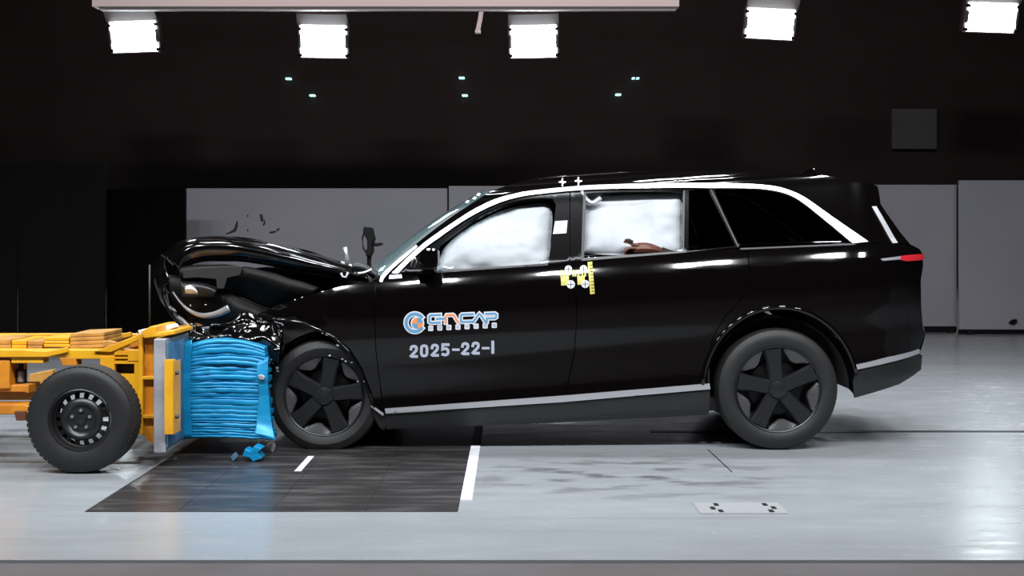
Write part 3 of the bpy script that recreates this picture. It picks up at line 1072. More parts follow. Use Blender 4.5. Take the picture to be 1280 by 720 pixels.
# bent bumper skin: wraps from the near wing round to the far corner
MB().grid(surf_rows([(0.05, [(352, 404), (335, 398), (318, 392), (302, 392), (288, 396), (274, 402)]),
                     (0.0, [(352, 420), (336, 412), (318, 404), (300, 402), (280, 405), (262, 409)]),
                     (0.03, [(352, 436), (336, 428), (318, 416), (300, 412), (280, 414), (258, 416)]),
                     (0.1, [(350, 448), (336, 442), (320, 428), (300, 424), (280, 424), (256, 422)])], 5, 5, 0.035, 11.0)).build('bumper_skin', Pb, car, smooth=True, solid=0.01)
MB().grid(surf_rows([(0.3, [(212, 352), (204, 360), (208, 376), (216, 392), (230, 408), (246, 416)]),
                     (0.55, [(206, 332), (199, 345), (203, 364), (212, 386), (224, 402), (240, 414)]),
                     (0.9, [(203, 318), (195, 338), (198, 356), (206, 378), (217, 396), (232, 412)]),
                     (1.3, [(200, 324), (192, 342), (196, 358), (204, 376), (214, 394), (228, 410)]),
                     (1.75, [(206, 334), (197, 346), (199, 360), (206, 374), (216, 390), (230, 406)])], 5, 4, 0.03, 7.0)).build('front_fascia', Pb, car, smooth=True, solid=0.012)


def crushed(rws, n1, n2, amp, seed, sc):
    """folded sheet: sharp ridged noise pushes it in and out"""
    g_ = surf_rows(rws, n1, n2)
    for r in g_:
        for p in r:
            k = 1 - 2 * abs(noise.noise(p * sc + Vector((seed, 0, 0))))
            p += Vector((noise.noise(p * sc * 0.7 + Vector((0, seed, 0))) * amp * 0.6, -k * amp, noise.noise(p * sc * 1.3 + Vector((0, 0, seed))) * amp * 0.5))
    return g_


MB().grid(crushed([(0.04, [(240, 404), (262, 413), (292, 404), (318, 400), (338, 402), (352, 408)]),
                   (-0.04, [(236, 413), (262, 419), (290, 413), (318, 412), (338, 418), (352, 426)]),
                   (-0.08, [(238, 422), (260, 425), (282, 420), (308, 424), (334, 434), (350, 442)]),
                   (-0.05, [(242, 428), (262, 427), (282, 423.5), (306, 430), (332, 444), (348, 456)])], 7, 7, 0.038, 21.0, 7.5)).build('torn_bumper', Pb, car, smooth=True, solid=0.01)


def ribbon(name, pts, m, hw, Y, parent=car, amp=0.0):
    """bent strip with a raised middle; pts (px, py), half widths in pixels"""
    q = cr(pts, 5)
    rows = []
    n = len(q)
    for i, (a, b_) in enumerate(q):
        t = Vector((q[min(i + 1, n - 1)][0] - q[max(i - 1, 0)][0], q[min(i + 1, n - 1)][1] - q[max(i - 1, 0)][1])).normalized()
        nn = Vector((-t.y, t.x))
        if callable(hw):
            h_ = hw(i / (n - 1))
        else:
            h_ = hw
        Y_ = Y(i / (n - 1)) if callable(Y) else Y
        row = []
        for k, dy in ((-1, 0.02), (-0.6, 0.0), (0, -0.008), (0.6, 0.0), (1, 0.02)):
            p = W(a + nn.x * h_ * k, b_ + nn.y * h_ * k, Y_ + dy)
            if amp:
                p += noise.noise_vector(p * 14) * amp
            row.append(p)
        rows.append(row)
    return MB().grid(rows).build(name, m, parent, smooth=True, solid=0.004)


ribbon('light_strip', [(216, 365), (224, 376), (234, 386), (246, 392.5), (258, 394.5), (272, 392), (286, 385.5)], M['silver'], lambda t: 0.8 + 3.6 * t ** 1.2, lambda t: 0.30 - 0.34 * t)
ribbon('bumper_strip', [(222, 396), (229, 401), (236, 407), (246, 410), (256, 410.5), (264, 409.5)], M['silver'], lambda t: 2.6 - 1.2 * t, lambda t: 0.32 - 0.25 * t, amp=0.004)
ribbon('grille_strip', [(205, 359), (206, 364), (209, 368)], M['silver'], 3.0, 0.45, amp=0.006)
ribbon('grille_strip', [(212, 383), (215, 387), (221, 389.5)], M['silver'], 2.0, 0.4, amp=0.006)
ribbon('grille_strip', [(209, 322), (213, 327), (217, 331)], M['steel'], 0.9, 0.45)
# headlamp: dark shell, pale lens and mounting ears
hl = empty('headlamp', W(240, 362, 0.2))
hl.parent = car


def sub(o):
    o.location = -hl.location
    return o


sub(MB().grid(surf_rows([(0.24, [(226, 352), (240, 351), (258, 354), (272, 360)]), (0.14, [(226, 359), (242, 358), (258, 360), (270, 365)]), (0.22, [(228, 371), (242, 371), (258, 371), (268, 371)])], 4, 4, 0.004)).build('lamp_shell', M['clad'], hl, smooth=True, solid=0.008))
sub(MB().grid(surf_rows([(0.13, [(231, 358), (238, 356), (244, 360), (247, 365)]), (0.10, [(231, 362), (238, 361), (244, 363), (247, 366)]), (0.13, [(231, 366), (238, 367), (244, 367), (247, 368)])], 4, 4)).build('lens', M['silver'], hl, smooth=True, solid=0.004))
# broken brackets, bolts and clips catching the light round the arch
random.seed(3)
for k, (a, b_, r) in enumerate(((314, 405, 2.4), (318, 410, 2.2), (333, 413, 3.4), (317, 417, 1.5), (305, 422, 2.0), (309, 425, 2.2), (320, 425, 1.6), (333, 427, 1.6), (335, 446, 2.6), (341, 454, 2.0), (346, 460, 2.6), (347, 464, 1.8),
                                (403, 417, 1.8), (408, 419, 1.8), (422, 432, 2.3), (394, 434, 2.0), (412, 445, 2.0), (428, 449, 1.8), (432, 452, 2.0), (440, 453, 2.3), (447, 477, 1.6), (455, 477, 1.6), (444, 341, 1.2), (257, 381, 1.6), (238, 382, 1.8))):
    p = W(a, b_, -0.03 if k < 20 else -0.02)
    if k in (16, 17, 18, 19):
        p = W(a, b_, 0.02)
    if k > 21:
        p = W(a, b_, 0.1)
    u = r * 0.8 * 8.5 / F
    b2 = MB()
    n = 6
    vs = [(p.x, p.y - u * 0.8, p.z)]
    for q in range(n):
        an = 2 * math.pi * q / n + random.random()
        rr = u * random.uniform(0.7, 1.15)
        vs.append((p.x + rr * math.cos(an) * (1.25 if k % 3 else 0.8), p.y, p.z + rr * math.sin(an) * (0.7 if k % 2 else 1.05)))
    vs.append((p.x, p.y + u * 1.2, p.z))
    fs = [(0, 1 + (q + 1) % n, 1 + q) for q in range(n)] + [(n + 1, 1 + q, 1 + (q + 1) % n) for q in range(n)]
    b2.add(vs, fs).build('broken_clip', M['silver'], car)
# bonnet hinge standing up and a wiper stub by the screen
MB().tube([W(434, 330, .3), W(433, 318, .3), W(431, 309, .3)], [0.02, 0.012, 0.016], 8).build('hinge_arm', M['silver'], car, smooth=True)
MB().tube([W(426, 328, .3), W(436, 331, .3), W(446, 336, .3)], 0.01, 8).build('hinge_plate', M['silver'], car, smooth=True)
MB().tube([W(426, 341, .14), W(428, 346, .14), W(433, 347, .14), W(435, 340, .14)], 0.009, 8).build('hinge_bolt', M['steel'], car, smooth=True)
ribbon('cowl', [(440, 333), (452, 334), (462, 339), (470, 345)], M['clad'], 5, 0.22)
ribbon('cowl_edge', [(447, 342), (455, 341), (465, 337)], M['silver'], 1.6, 0.16)

# door mirror
mr = empty('door_mirror', W(530, 328, -0.05))
mr.parent = car


def msub(o):
    o.location = -mr.location
    return o


b_ = MB().pprism(cr([(524, 330), (525, 318), (530, 311), (541, 310), (547, 314), (547, 328), (544, 337), (532, 338)], 3), -0.13, 0.02)
msub(b_.build('mirror_shell', M['paint'], mr, bevel=0.02))
msub(MB().pprism([(528, 336), (542, 336), (545, 341), (520, 342)], -0.06, 0.07).build('mirror_foot', M['trimblack'], mr, bevel=0.01))
msub(MB().tube([W(514, 333, -.02), W(516, 325, -.05), W(519, 322, -.06), W(521, 327, -.05), W(518, 334, -.02)], 0.006, 6).build('mirror_trim', M['silver'], mr, smooth=True))
msub(MB().pprism([(545, 313), (548.2, 314), (548.2, 331), (545, 334)], -0.115, 0.0).build('mirror_glass', M['steel'], mr))
panel('sail_panel', [(500, 341), (515, 327), (533, 312), (544, 308), (545, 339)], M['trimblack'], car, gap=0, off=-0.002, sp=0.03)
panel('sail_trim', [(487, 344), (502, 343.2), (502.5, 347.5), (486, 348.5)], M['silver'], car, gap=0, off=-0.008, sp=0.02, mirror=False)


# ------------------------------------------------------------------ airbags behind the windows
def bulge(amp, rad, sc, nz, seed):
    def fn(x, z, e):
        k = min(1.0, e / rad)
        f = amp * (1 - math.sqrt(max(0.0, 1 - (1 - k) ** 2)))
        return f + nz * noise.noise(Vector((x * sc, z * sc * 1.6, seed))) + 0.4 * nz * noise.noise(Vector((x * sc * 2.5, z * sc * 3, seed)))
    return fn


panel('side_airbag', cr([(545, 340), (549, 322), (556, 308), (578, 289), (612, 270), (645, 258), (672, 253.5), (686, 256), (691, 268), (689, 300), (683, 334), (640, 339), (590, 341)], 4), M['airbag'], car,
      gap=0, off=0.05, sp=0.025, disp=bulge(0.10, 0.14, 5.0, 0.02, 1.0), mirror=False, thick=0.1)
panel('curtain_airbag', [(728, 252), (752, 249), (800, 247), (854, 243), (856, 270), (855, 317), (800, 320), (727, 318), (729, 280)], M['airbag'], car, gap=0, off=0.075, sp=0.025,
      disp=bulge(0.07, 0.12, 4.5, 0.022, 2.0), mirror=False, thick=0.1)
panel('curtain_fold', [(728, 246), (853, 241), (854, 256), (800, 261), (765, 264), (729, 270)], M['airbag'], car, gap=0, off=0.09, sp=0.025, disp=bulge(0.05, 0.05, 6, 0.006, 3.0), mirror=False, thick=0.05)
ribbon('airbag_tether', [(727, 238), (730, 245), (735, 251), (741, 253.5), (747, 250), (751, 247)], M['white'], 2.6, 0.2)
MB().prism([(W(690, 0, .2).x, 1.2), (W(728, 0, .2).x, 1.2), (W(728, 0, .2).x, 1.66), (W(696, 0, .2).x, 1.66)], 0.26, 0.32).build('inner_pillar', M['interior'], car)


# ------------------------------------------------------------------ stickers and lettering on the car
def flat_on(name, tris, m, off, parent):
    """2-D triangles in (px, py) laid on the flank"""
    vs, fs = list(tris[0]), list(tris[1])
    todo, fs = fs, []
    while todo:
        f = todo.pop()
        e = [math.hypot(vs[f[k]][0] - vs[f[(k + 1) % 3]][0], vs[f[k]][1] - vs[f[(k + 1) % 3]][1]) for k in range(3)]
        k = e.index(max(e))
        if e[k] > 5.0:
            a, b_, c = f[k], f[(k + 1) % 3], f[(k + 2) % 3]
            vs.append(((vs[a][0] + vs[b_][0]) / 2, (vs[a][1] + vs[b_][1]) / 2))
            todo += [(a, len(vs) - 1, c), (len(vs) - 1, b_, c)]
        else:
            fs.append(f)
    me = bpy.data.meshes.new(name)
    P = [hit(a, b_, off) for a, b_ in vs]
    q = []
    for f in fs:
        a, b_, c = P[f[0]], P[f[1]], P[f[2]]
        q.append(tuple(f) if (b_ - a).cross(c - a).y < 0 else tuple(f[::-1]))
    me.from_pydata([tuple(p) for p in P], [], q)
    me.update()
    return obj(name, me, m, parent)


def fan(poly):
    vs = [tuple(p) for p in poly]
    t = geometry.tessellate_polygon([[Vector((a, b_, 0)) for a, b_ in vs]])
    return vs, [tuple(x) for x in t]


def stroke(pts, hw, closed=False):
    """2-D ribbon polygon set as quads -> triangles, mitred"""
    n = len(pts)
    L_, R_ = [], []
    for i in range(n):
        p = Vector(pts[i])
        a = Vector(pts[i - 1]) if (i > 0 or closed) else None
        b_ = Vector(pts[(i + 1) % n]) if (i < n - 1 or closed) else None
        u = (p - a).normalized() if a is not None else (b_ - p).normalized()
        v = (b_ - p).normalized() if b_ is not None else u
        n1, n2 = Vector((-u.y, u.x)), Vector((-v.y, v.x))
        m_ = (n1 + n2)
        m_ = m_.normalized() if m_.length > 1e-4 else n1
        k = hw / max(m_.dot(n1), 0.45)
        if a is None:
            p = p - u * hw
        if b_ is None:
            p = p + v * hw
        L_.append(tuple(p + m_ * k))
        R_.append(tuple(p - m_ * k))
    vs = L_ + R_
    fs = []
    for i in range(n if closed else n - 1):
        j = (i + 1) % n
        fs += [(i, j, n + j), (i, n + j, n + i)]
    return vs, fs


def merge(lst):
    vs, fs = [], []
    for v, f in lst:
        k = len(vs)
        vs += v
        fs += [tuple(i + k for i in t) for t in f]
    return vs, fs


def text_tris(body, x0, y0, x1, y1, hpx, bold=0.0):
    """glyph outlines fitted between (x0, y0) and (x1, y1) on the baseline"""
    cu = bpy.data.curves.new('glyphs', 'FONT')
    cu.body = body
    cu.offset = bold
    cu.resolution_u = 3
    o = bpy.data.objects.new('glyphs', cu)
    C.objects.link(o)
    bpy.context.view_layer.update()
    me = bpy.data.meshes.new_from_object(o.evaluated_get(bpy.context.evaluated_depsgraph_get()))
    vs = [(v.co.x, v.co.y) for v in me.vertices]
    me.calc_loop_triangles()
    fs = [tuple(t.vertices) for t in me.loop_triangles]
    bpy.data.objects.remove(o)
    bpy.data.curves.remove(cu)
    bpy.data.meshes.remove(me)
    xa, xb = min(v[0] for v in vs), max(v[0] for v in vs)
    ya, yb = min(v[1] for v in vs), max(v[1] for v in vs)
    out = []
    for a, b_ in vs:
        u, v = (a - xa) / (xb - xa), (b_ - ya) / (yb - ya)
        out.append((x0 + (x1 - x0) * u, y0 + (y1 - y0) * u - hpx * v))
    return out, fs


def dash(x0, y0, x1, y1, hw):
    return stroke([(x0 + hw, y0), (x1 - hw, y1)], hw)


# test number, straight digit shapes, the whole line rising towards the rear
def base_y(x):
    return 447.3 - (x - 512) * 0.052


def digit(ch, x, wd=10.2, hh=16.2, t=1.75):
    y = base_y(x)
    l, r, tp, bt, mid = x + t, x + wd - t, y - hh + t, y - t, y - hh * 0.5
    if ch == '2':
        return stroke([(l, tp + 3.4), (l + 0.6, tp + 1.0), (l + 2.2, tp), (r - 2.2, tp), (r - 0.5, tp + 1.0), (r, tp + 3.2), (r - 0.6, tp + 5.6), (l + 0.2, bt - 0.6), (l + 1.0, bt), (r, bt)], t)
    if ch == '0':
        return stroke([(l, tp + 3), (l + 0.8, tp + 0.8), (l + 2.8, tp), (r - 2.8, tp), (r - .8, tp + .8), (r, tp + 3), (r, bt - 3), (r - .8, bt - .8), (r - 2.8, bt), (l + 2.8, bt), (l + .8, bt - .8), (l, bt - 3)], t, True)
    if ch == '5':
        return stroke([(r, tp), (l + 0.3, tp), (l, mid - 0.6), (l + 2.0, mid - 1.3), (r - 2.0, mid - 1.2), (r - .3, mid + 0.4), (r, bt - 3.0), (r - .8, bt - .8), (r - 2.6, bt), (l + 1.8, bt), (l + 0.4, bt - 0.5)], t)
    if ch == '1':
        return stroke([(x + wd / 2, tp), (x + wd / 2, bt)], 1.85)
    return stroke([(x + 1.8, y - hh * 0.46), (x + wd - 1.8, y - hh * 0.46)], 1.5)


num = merge([digit(c, x, wd) for c, x, wd in (('2', 512, 10.4), ('0', 525, 10.4), ('2', 538.3, 10.4), ('5', 551.5, 10.4), ('-', 564.8, 10), ('2', 576.3, 10.4), ('2', 589.3, 10.4), ('-', 602, 10.2), ('1', 612, 8))])
flat_on('test_number', num, M['pale'], -0.004, car)

lg = empty('door_emblem', hit(565, 403))
lg.parent = car


def lsub(o):
    o.location = -lg.location
    return o


def arcp(cx, cy, r, a0, a1, n=28):
    return [(cx + r * math.cos(math.radians(a0 + (a1 - a0) * i / n)), cy - r * math.sin(math.radians(a0 + (a1 - a0) * i / n))) for i in range(n + 1)]


cx, cy = 518.6, 403.4
lsub(flat_on('ring_edge', merge([stroke(arcp(cx, cy, 11.0, 38, 322), 3.4), fan(arcp(521.8, 404, 8.6, 0, 350, 24))]), M['white'], -0.003, lg))
lsub(flat_on('ring', stroke(arcp(cx, cy, 11.0, 42, 318), 1.9), M['blue_v'], -0.0045, lg))
for k in range(4):
    lsub(flat_on('quadrant', fan([(521.8, 404)] + arcp(521.8, 404, 6.9, 90 * k + 4, 90 * k + 94, 8)), M['orange_v'] if k in (1, 3) else M['blue_v'], -0.0045, lg))


def ly(x, y):                       # letters: baseline rises to the rear
    return (x, y - (x - 534) * 0.040)


letters = []
letters.append(('C', [(550, 394.2), (538, 394.2), (536.6, 395.5), (536.6, 402.5), (538, 403.8), (550, 403.8)]))
letters.append(('-', [(546, 399), (555.5, 399)]))
letters.append(('N', [(557.2, 404.3), (557.2, 397), (558.4, 394.8), (566, 394.8), (567.6, 396), (572.6, 404.3)]))
letters.append(('C', [(591, 394.9), (577.5, 394.9), (576, 396.3), (576, 403), (577.5, 404.2), (590, 404.2)]))
letters.append(('A', [(591.5, 405), (597, 397), (599.2, 394.8), (601.2, 396.6), (606.5, 405)]))
letters.append(('P', [(608.5, 405.3), (608.5, 401), (618.5, 401), (620.3, 399.8), (620.3, 396.4), (618.5, 395.2), (607.5, 395.2)]))
lsub(flat_on('letter_edge', merge([stroke([ly(a, b_) for a, b_ in p], 2.7) for c, p in letters]), M['white'], -0.003, lg))
for c, p in letters:
    lsub(flat_on('letter', stroke([ly(a, b_) for a, b_ in p], 1.15), M['orange_v'] if c == 'N' else M['blue_v'], -0.0045, lg))
for i, c in enumerate('中国新车评价规程'):
    x = 538.4 + 11.35 * i
    y = 410.4 - (x - 538) * 0.048
    lsub(flat_on('character_edge', fan([(x - 3.2, y - 2.4), (x - 2.4, y - 3.3), (x + 2.4, y - 3.3), (x + 3.2, y - 2.4), (x + 3.2, y + 2.6), (x + 2.4, y + 3.4), (x - 2.4, y + 3.4), (x - 3.2, y + 2.6)]), M['white'], -0.003, lg))
    try:
        lsub(flat_on('character', text_tris(c, x - 2.3, y + 2.3, x + 2.3, y + 2.3, 4.6), M['pale'], -0.0045, lg))
    except Exception as ex:
        print('glyph', ex)

# measuring stickers under the B pillar: yellow rulers with white discs bearing a cross
ms = empty('measuring_sticker', hit(720, 345))
ms.parent = car


def ssub(o):
    o.location = -ms.location
    return o


yl = []
for x in (700.5, 704.5, 708.5):
    yl.append(fan([(x, 338), (x + 2.3, 337.6), (x + 2.3, 346), (x, 346)]))
for x in (715.5, 718.5, 722, 727, 730.5):
    yl.append(fan([(x, 337.5), (x + 2, 337.2), (x + 2, 345.5), (x, 345.5)]))
yl.append(fan([(700.8, 345.5), (711, 345), (711.5, 356.5), (701.5, 357)]))
yl.append(fan([(721.5, 345), (731, 344.5), (731, 355.5), (722, 356)]))
ssub(flat_on('yellow_ruler', merge(yl), M['yellow_v'], -0.004, ms))
ssub(flat_on('tall_ruler', fan([(734.5, 327.5), (740.2, 327), (743.5, 367), (737.8, 368)]), M['yellow_v'], -0.0045, ms))
tk = []
for i in range(9):
    y = 331 + i * 4.1
    x = 734.6 + (y - 327.5) * 0.08
    tk.append(fan([(x + 2.2, y), (x + 5.6, y - 0.3), (x + 5.6, y + 0.7), (x + 2.2, y + 1)]))
ssub(flat_on('ruler_marks', merge(tk), M['black_v'], -0.0055, ms))


def target(px, py, r, parent, fix, cross_=True):
    fix(flat_on('target_disc', fan(arcp(px, py, r, 0, 345, 20)), M['white'], -0.006, parent))
    if cross_:
        fix(flat_on('target_cross', merge([stroke([(px - r * .75, py), (px + r * .75, py)], 0.35), stroke([(px, py - r * .75), (px, py + r * .75)], 0.35)]), M['black_v'], -0.007, parent))


for a, b_, r in ((710.5, 336.5, 4.6), (729.5, 336, 4.6), (713.5, 355.5, 5.2), (731.5, 355, 5.0)):
    target(a, b_, r, ms, ssub)
# crosses on the roof edge, white label on the pillar
for a, b_ in ((703, 227.5), (723, 226.2)):
    t = empty('roof_target', hit(a, b_))
    t.parent = car
    fx = (lambda o, t=t: (setattr(o, 'location', -t.location), o)[1])
    fx(flat_on('target_cross', merge([stroke([(a - 3.6, b_), (a + 3.6, b_)], 0.9), stroke([(a, b_ - 4), (a, b_ + 4.5)], 0.9)]), M['white'], -0.004, t))
    for dx, dy in ((-1.8, -2), (1.8, 2)):
        fx(flat_on('target_quadrant', fan([(a, b_), (a + dx * 1.3, b_), (a + dx, b_ + dy), (a, b_ + dy * 1.3)]), M['white'], -0.004, t))
for a, b_ in ((584, 252), (593, 247.5), (598, 243)):
    flat_on('screen_target', fan([(a - 3, b_ + 1), (a, b_ - 2), (a + 3, b_ - 1.2), (a + 1, b_ + 2)]), M['white'], -0.006, car)
flat_on('pillar_label', fan([(694, 276.5), (709.5, 275.5), (708, 291.5), (691, 292.5)]), M['white'], -0.003, car)
adopt(car)

# ------------------------------------------------------------------ dummy on the rear seat: arm flung against the window
def skin(name, chains, m, parent=None, lv=1):
    vs, es, rs, roots = [], [], [], []
    for ch in chains:
        k = len(vs)
        roots.append(k)
        for i, (p, r) in enumerate(ch):
            vs.append(tuple(p))
            rs.append(r)
            if i:
                es.append((k + i - 1, k + i))
    me = bpy.data.meshes.new(name)
    me.from_pydata(vs, es, [])
    o = obj(name, me, m, parent)
    o.modifiers.new('skin', 'SKIN')
    for i, v in enumerate(me.skin_vertices[0].data):
        v.radius = (rs[i], rs[i])
        v.use_root = i in roots
    sb = o.modifiers.new('smooth', 'SUBSURF')
    sb.levels = sb.render_levels = lv
    return o


dm = empty('crash_test_dummy', (1.0, 0.66, 0.72))
tag(dm, 'brown vinyl crash test dummy with its hand on the rear door window sill', 'dummy')
base = dm.location


def rel(px, py, Y):
    return W(px, py, Y) - base


Yh = 0.135
wrist, palm = rel(828, 315.5, Yh + 0.02), rel(808, 310, Yh)
body = [[(Vector((0.0, 0, 0.12)), .13), (Vector((0.08, 0, 0.3)), .14), (Vector((0.14, 0, 0.5)), .15), (Vector((0.16, 0, 0.62)), .08), (Vector((0.14, 0, 0.68)), .05), (Vector((0.12, 0, 0.75)), .085), (Vector((0.12, 0, 0.84)), .085)],
        [(Vector((0.14, -0.13, 0.52)), .07), (Vector((0.2, -0.3, 0.42)), .055), (rel(862, 326, 0.22), .042), (rel(845, 321, 0.19), .030), (wrist, .026), (rel(817, 311.5, Yh), .034), (palm, .042), (rel(796, 310.5, Yh), .040), (rel(788, 312, Yh), .034)],
        [(Vector((0.14, 0.13, 0.52)), .07), (Vector((0.1, 0.28, 0.4)), .05), (Vector((-0.1, 0.24, 0.25)), .04)],
        [(Vector((0, -0.1, 0.1)), .09), (Vector((-0.4, -0.12, 0.12)), .075), (Vector((-0.46, -0.12, -0.25)), .05)],
        [(Vector((0, 0.1, 0.1)), .09), (Vector((-0.4, 0.12, 0.12)), .075), (Vector((-0.46, 0.12, -0.25)), .05)]]
# fingers: curled over the sill, unequal lengths; the thumb (at the window side) sticks up
for k, (dx, ln) in enumerate(((0.0, 1.0), (3.5, 1.1), (7.0, 1.0), (10.5, 0.8))):
    y = Yh - 0.03 + k * 0.02
    body.append([(rel(796 + dx * .5, 310, y), .010), (rel(786 + dx * .4, 310 + k * .3, y - .006), .0095), (rel(781 + dx * .4, 314, y - .008), .0085), (rel(781.5 + dx * .4, 314 + 4.2 * ln, y), .0075)])
body.append([(rel(800, 307, Yh - 0.02), .014), (rel(791, 305.5, Yh - .03), .012), (rel(785, 302.5, Yh - .032), .011), (rel(779, 302, Yh - .03), .0095)])
skin('body', body, M['brown'], dm)
cuffm = new_mat('dark_sleeve', (0.018, 0.012, 0.011), 0.8)
MB().tube([rel(826, 314.5, Yh + .02), rel(845, 320.5, 0.19), rel(862, 326, 0.22)], [0.030, 0.035, 0.047], 14, caps=False).build('sleeve', cuffm, dm, smooth=True, solid=0.004)
MB().tube([rel(791, 303, Yh - .036), rel(786, 300.5, Yh - .036), rel(781, 300.5, Yh - .034)], [0.012, 0.014, 0.009], 10).build('thumb_tape', cuffm, dm, smooth=True)

# ------------------------------------------------------------------ yellow barrier trolley
tr = empty('barrier_trolley', (-2.9, 0.3, 0))
tag(tr, 'yellow steel trolley on black tyres carrying the blue barrier into the car', 'trolley')
Y_, O_, A_ = M['yellow'], M['orange'], M['amber']


def tp(name, px, Y0, Y1, m, bevel=0.006):
    return MB().pprism(px, Y0, Y1).build(name, m, tr, bevel=bevel)


YN = -0.42                 # near side of the frame
for y0, y1 in ((YN, YN + 0.1), (0.92, 1.02)):
    MB().pprism([(-120, 437), (180, 437), (180, 449), (96, 449), (80, 446.5), (40, 447), (-120, 447)], y0, y1, YN).build('side_rail', Y_, tr, bevel=0.006)
    MB().pprism([(-120, 437), (30, 437), (60, 439), (86, 433.5), (86, 440), (60, 446), (-120, 446)], y0 - 0.02, y0, YN).build('rail_flange', Y_, tr, bevel=0.004)
    MB().pprism([(74, 447), (95, 447), (96, 457), (78, 457)], y0, y1, YN).build('gusset', O_, tr, bevel=0.004)
    MB().pprism([(14, 447), (54, 447), (54, 454), (14, 454)], y0, y1, YN).build('gusset', Y_, tr, bevel=0.004)
# front web with its slots: built of posts and bars so the windows are open
for y0, y1 in ((YN - 0.01, YN + 0.03), (0.98, 1.02)):
    b_ = MB()
    b_.pprism([(126, 446), (143.5, 446), (143.5, 500), (126, 480)], y0, y1, YN)
    b_.pprism([(143.5, 438), (178, 438), (178, 443.5), (143.5, 443.5)], y0, y1, YN)
    b_.pprism([(160.5, 443.5), (178, 443.5), (178, 452), (160.5, 452)], y0, y1, YN)
    b_.pprism([(143.5, 451), (178, 451), (178, 454.5), (143.5, 454.5)], y0, y1, YN)
    b_.pprism([(168.5, 454.5), (178, 454.5), (178, 508), (172, 508), (168.5, 500)], y0, y1, YN)
    b_.pprism([(143.5, 467.5), (168.5, 467.5), (168.5, 512), (143.5, 500)], y0, y1, YN)
    b_.build('front_web', Y_, tr)
    MB().pprism([(118, 439), (133, 434), (182, 415), (190, 416), (190, 420), (176, 424), (140, 440)], y0 - 0.01, y1, YN).build('brace', Y_, tr, bevel=0.004)
    MB().pprism([(128, 427), (136, 425.5), (146, 428), (140, 433), (130, 434)], y0, y1, YN).build('brace_lug', A_, tr, bevel=0.004)
    MB().pprism([(140, 438), (157, 431.5), (163, 431.5), (150, 438)], y0, y1, YN).build('brace_web', Y_, tr)
MB().pprism([(155, 438), (176, 431), (176, 438)], YN + 0.05, YN + 0.07).build('brace_back', O_, tr)
MB().pprism([(143, 443), (170, 443), (170, 468), (143, 468)], YN + 0.09, 0.9).build('cross_box', M['darkst'], tr)
# upright channel behind the backing plate, with shelves
for y0, y1 in ((-0.50, -0.44), (1.0, 1.06)):
    MB().pprism([(177.5, 416), (183, 416), (183, 541), (177.5, 541)], y0, y1, YN).build('upright', Y_, tr, bevel=0.004)
for y0 in (-0.46, 0.28, 1.02):
    MB().pprism([(180, 417), (193, 417), (193, 555), (186, 552), (176, 540), (176, 430)], y0, y0 + 0.03, -0.46).build('rib', O_, tr)
for yy in (418, 470.5, 519):
    MB().pprism([(177.5, yy), (195, yy), (195, yy + 4), (177.5, yy + 4)], -0.5, 1.06).build('shelf', Y_, tr, bevel=0.003)
MB().pprism([(172, 521), (186, 524), (192, 536), (186, 546), (174, 540), (171, 530)], -0.44, 1.0).build('lower_beam', O_, tr, bevel=0.008)
MB().pprism([(166, 497), (176, 494), (176, 506), (168, 508)], -0.44, -0.36).build('bracket', O_, tr, bevel=0.004)
# backing plate; its front face is coloured with the barrier's blue reflection
pl = MB()
pA, pB = W(192, 424, -0.62), W(207, 566, -0.62)
pl.box((pA.x, -0.62, pB.z), (pB.x, 1.2, pA.z))
pl.build('backing_plate', M['plate'], tr, bevel=0.005)
sk = MB().box((pB.x + 0.001, -0.61, pB.z + 0.03), (pB.x + 0.012, 1.19, pA.z - 0.02)).build('blue_reflection_face', M['bluerefl_scrap'], tr, bevel=0.002)
# yellow clamping bar with bolts
MB().box((W(205.5, 0, -.66).x, -0.66, W(0, 543, -.66).z), (W(216.5, 0, -.66).x, -0.60, W(0, 450, -.66).z)).box((W(205.5, 0, -.66).x + .055, -0.66, W(0, 543, -.66).z), (W(216.5, 0, -.66).x + .004, -0.50, W(0, 452, -.66).z)).build('clamp_bar', Y_, tr, bevel=0.005)
for yy in (466, 520.5):
    p = W(219.5, yy, -0.62)
    MB().tube([p - Vector((0.03, 0, 0)), p + Vector((0.018, 0, 0))], 0.013, 6).build('bolt', M['darkst'], tr)
for yy in (478, 490, 500, 510):
    p = W(216, yy, -0.63)
    MB().tube([p - Vector((0.01, 0, 0)), p + Vector((0.005, 0, 0))], 0.006, 6).build('bolt', M['darkst'], tr)
# top cap over the plate, pale tape, antenna rod
MB().pprism([(176, 414.5), (188, 408), (196, 408), (196, 416), (218, 413), (219, 418), (180, 423)], -0.55, -0.1).build('top_cap', Y_, tr, bevel=0.005)
MB().pprism([(172, 413), (183, 411.5), (184, 415), (174, 418)], -0.5, -0.3).build('tape', M['white'], tr, bevel=0.003)
MB().pprism([(201, 411), (208, 406.5), (214, 406), (217, 410), (210, 413.5), (203, 414)], -0.35, -0.2).build('tape', M['white'], tr, bevel=0.005)
MB().pprism([(206, 413), (216, 411), (226, 414), (216, 417.5), (206, 417)], -0.3, 0.3).build('cap_plate', A_, tr, bevel=0.004)
MB().tube([W(187, 407, 0.0), W(187, 331, 0.0)], 0.006, 8).build('antenna_rod', M['seal'], tr, smooth=True)
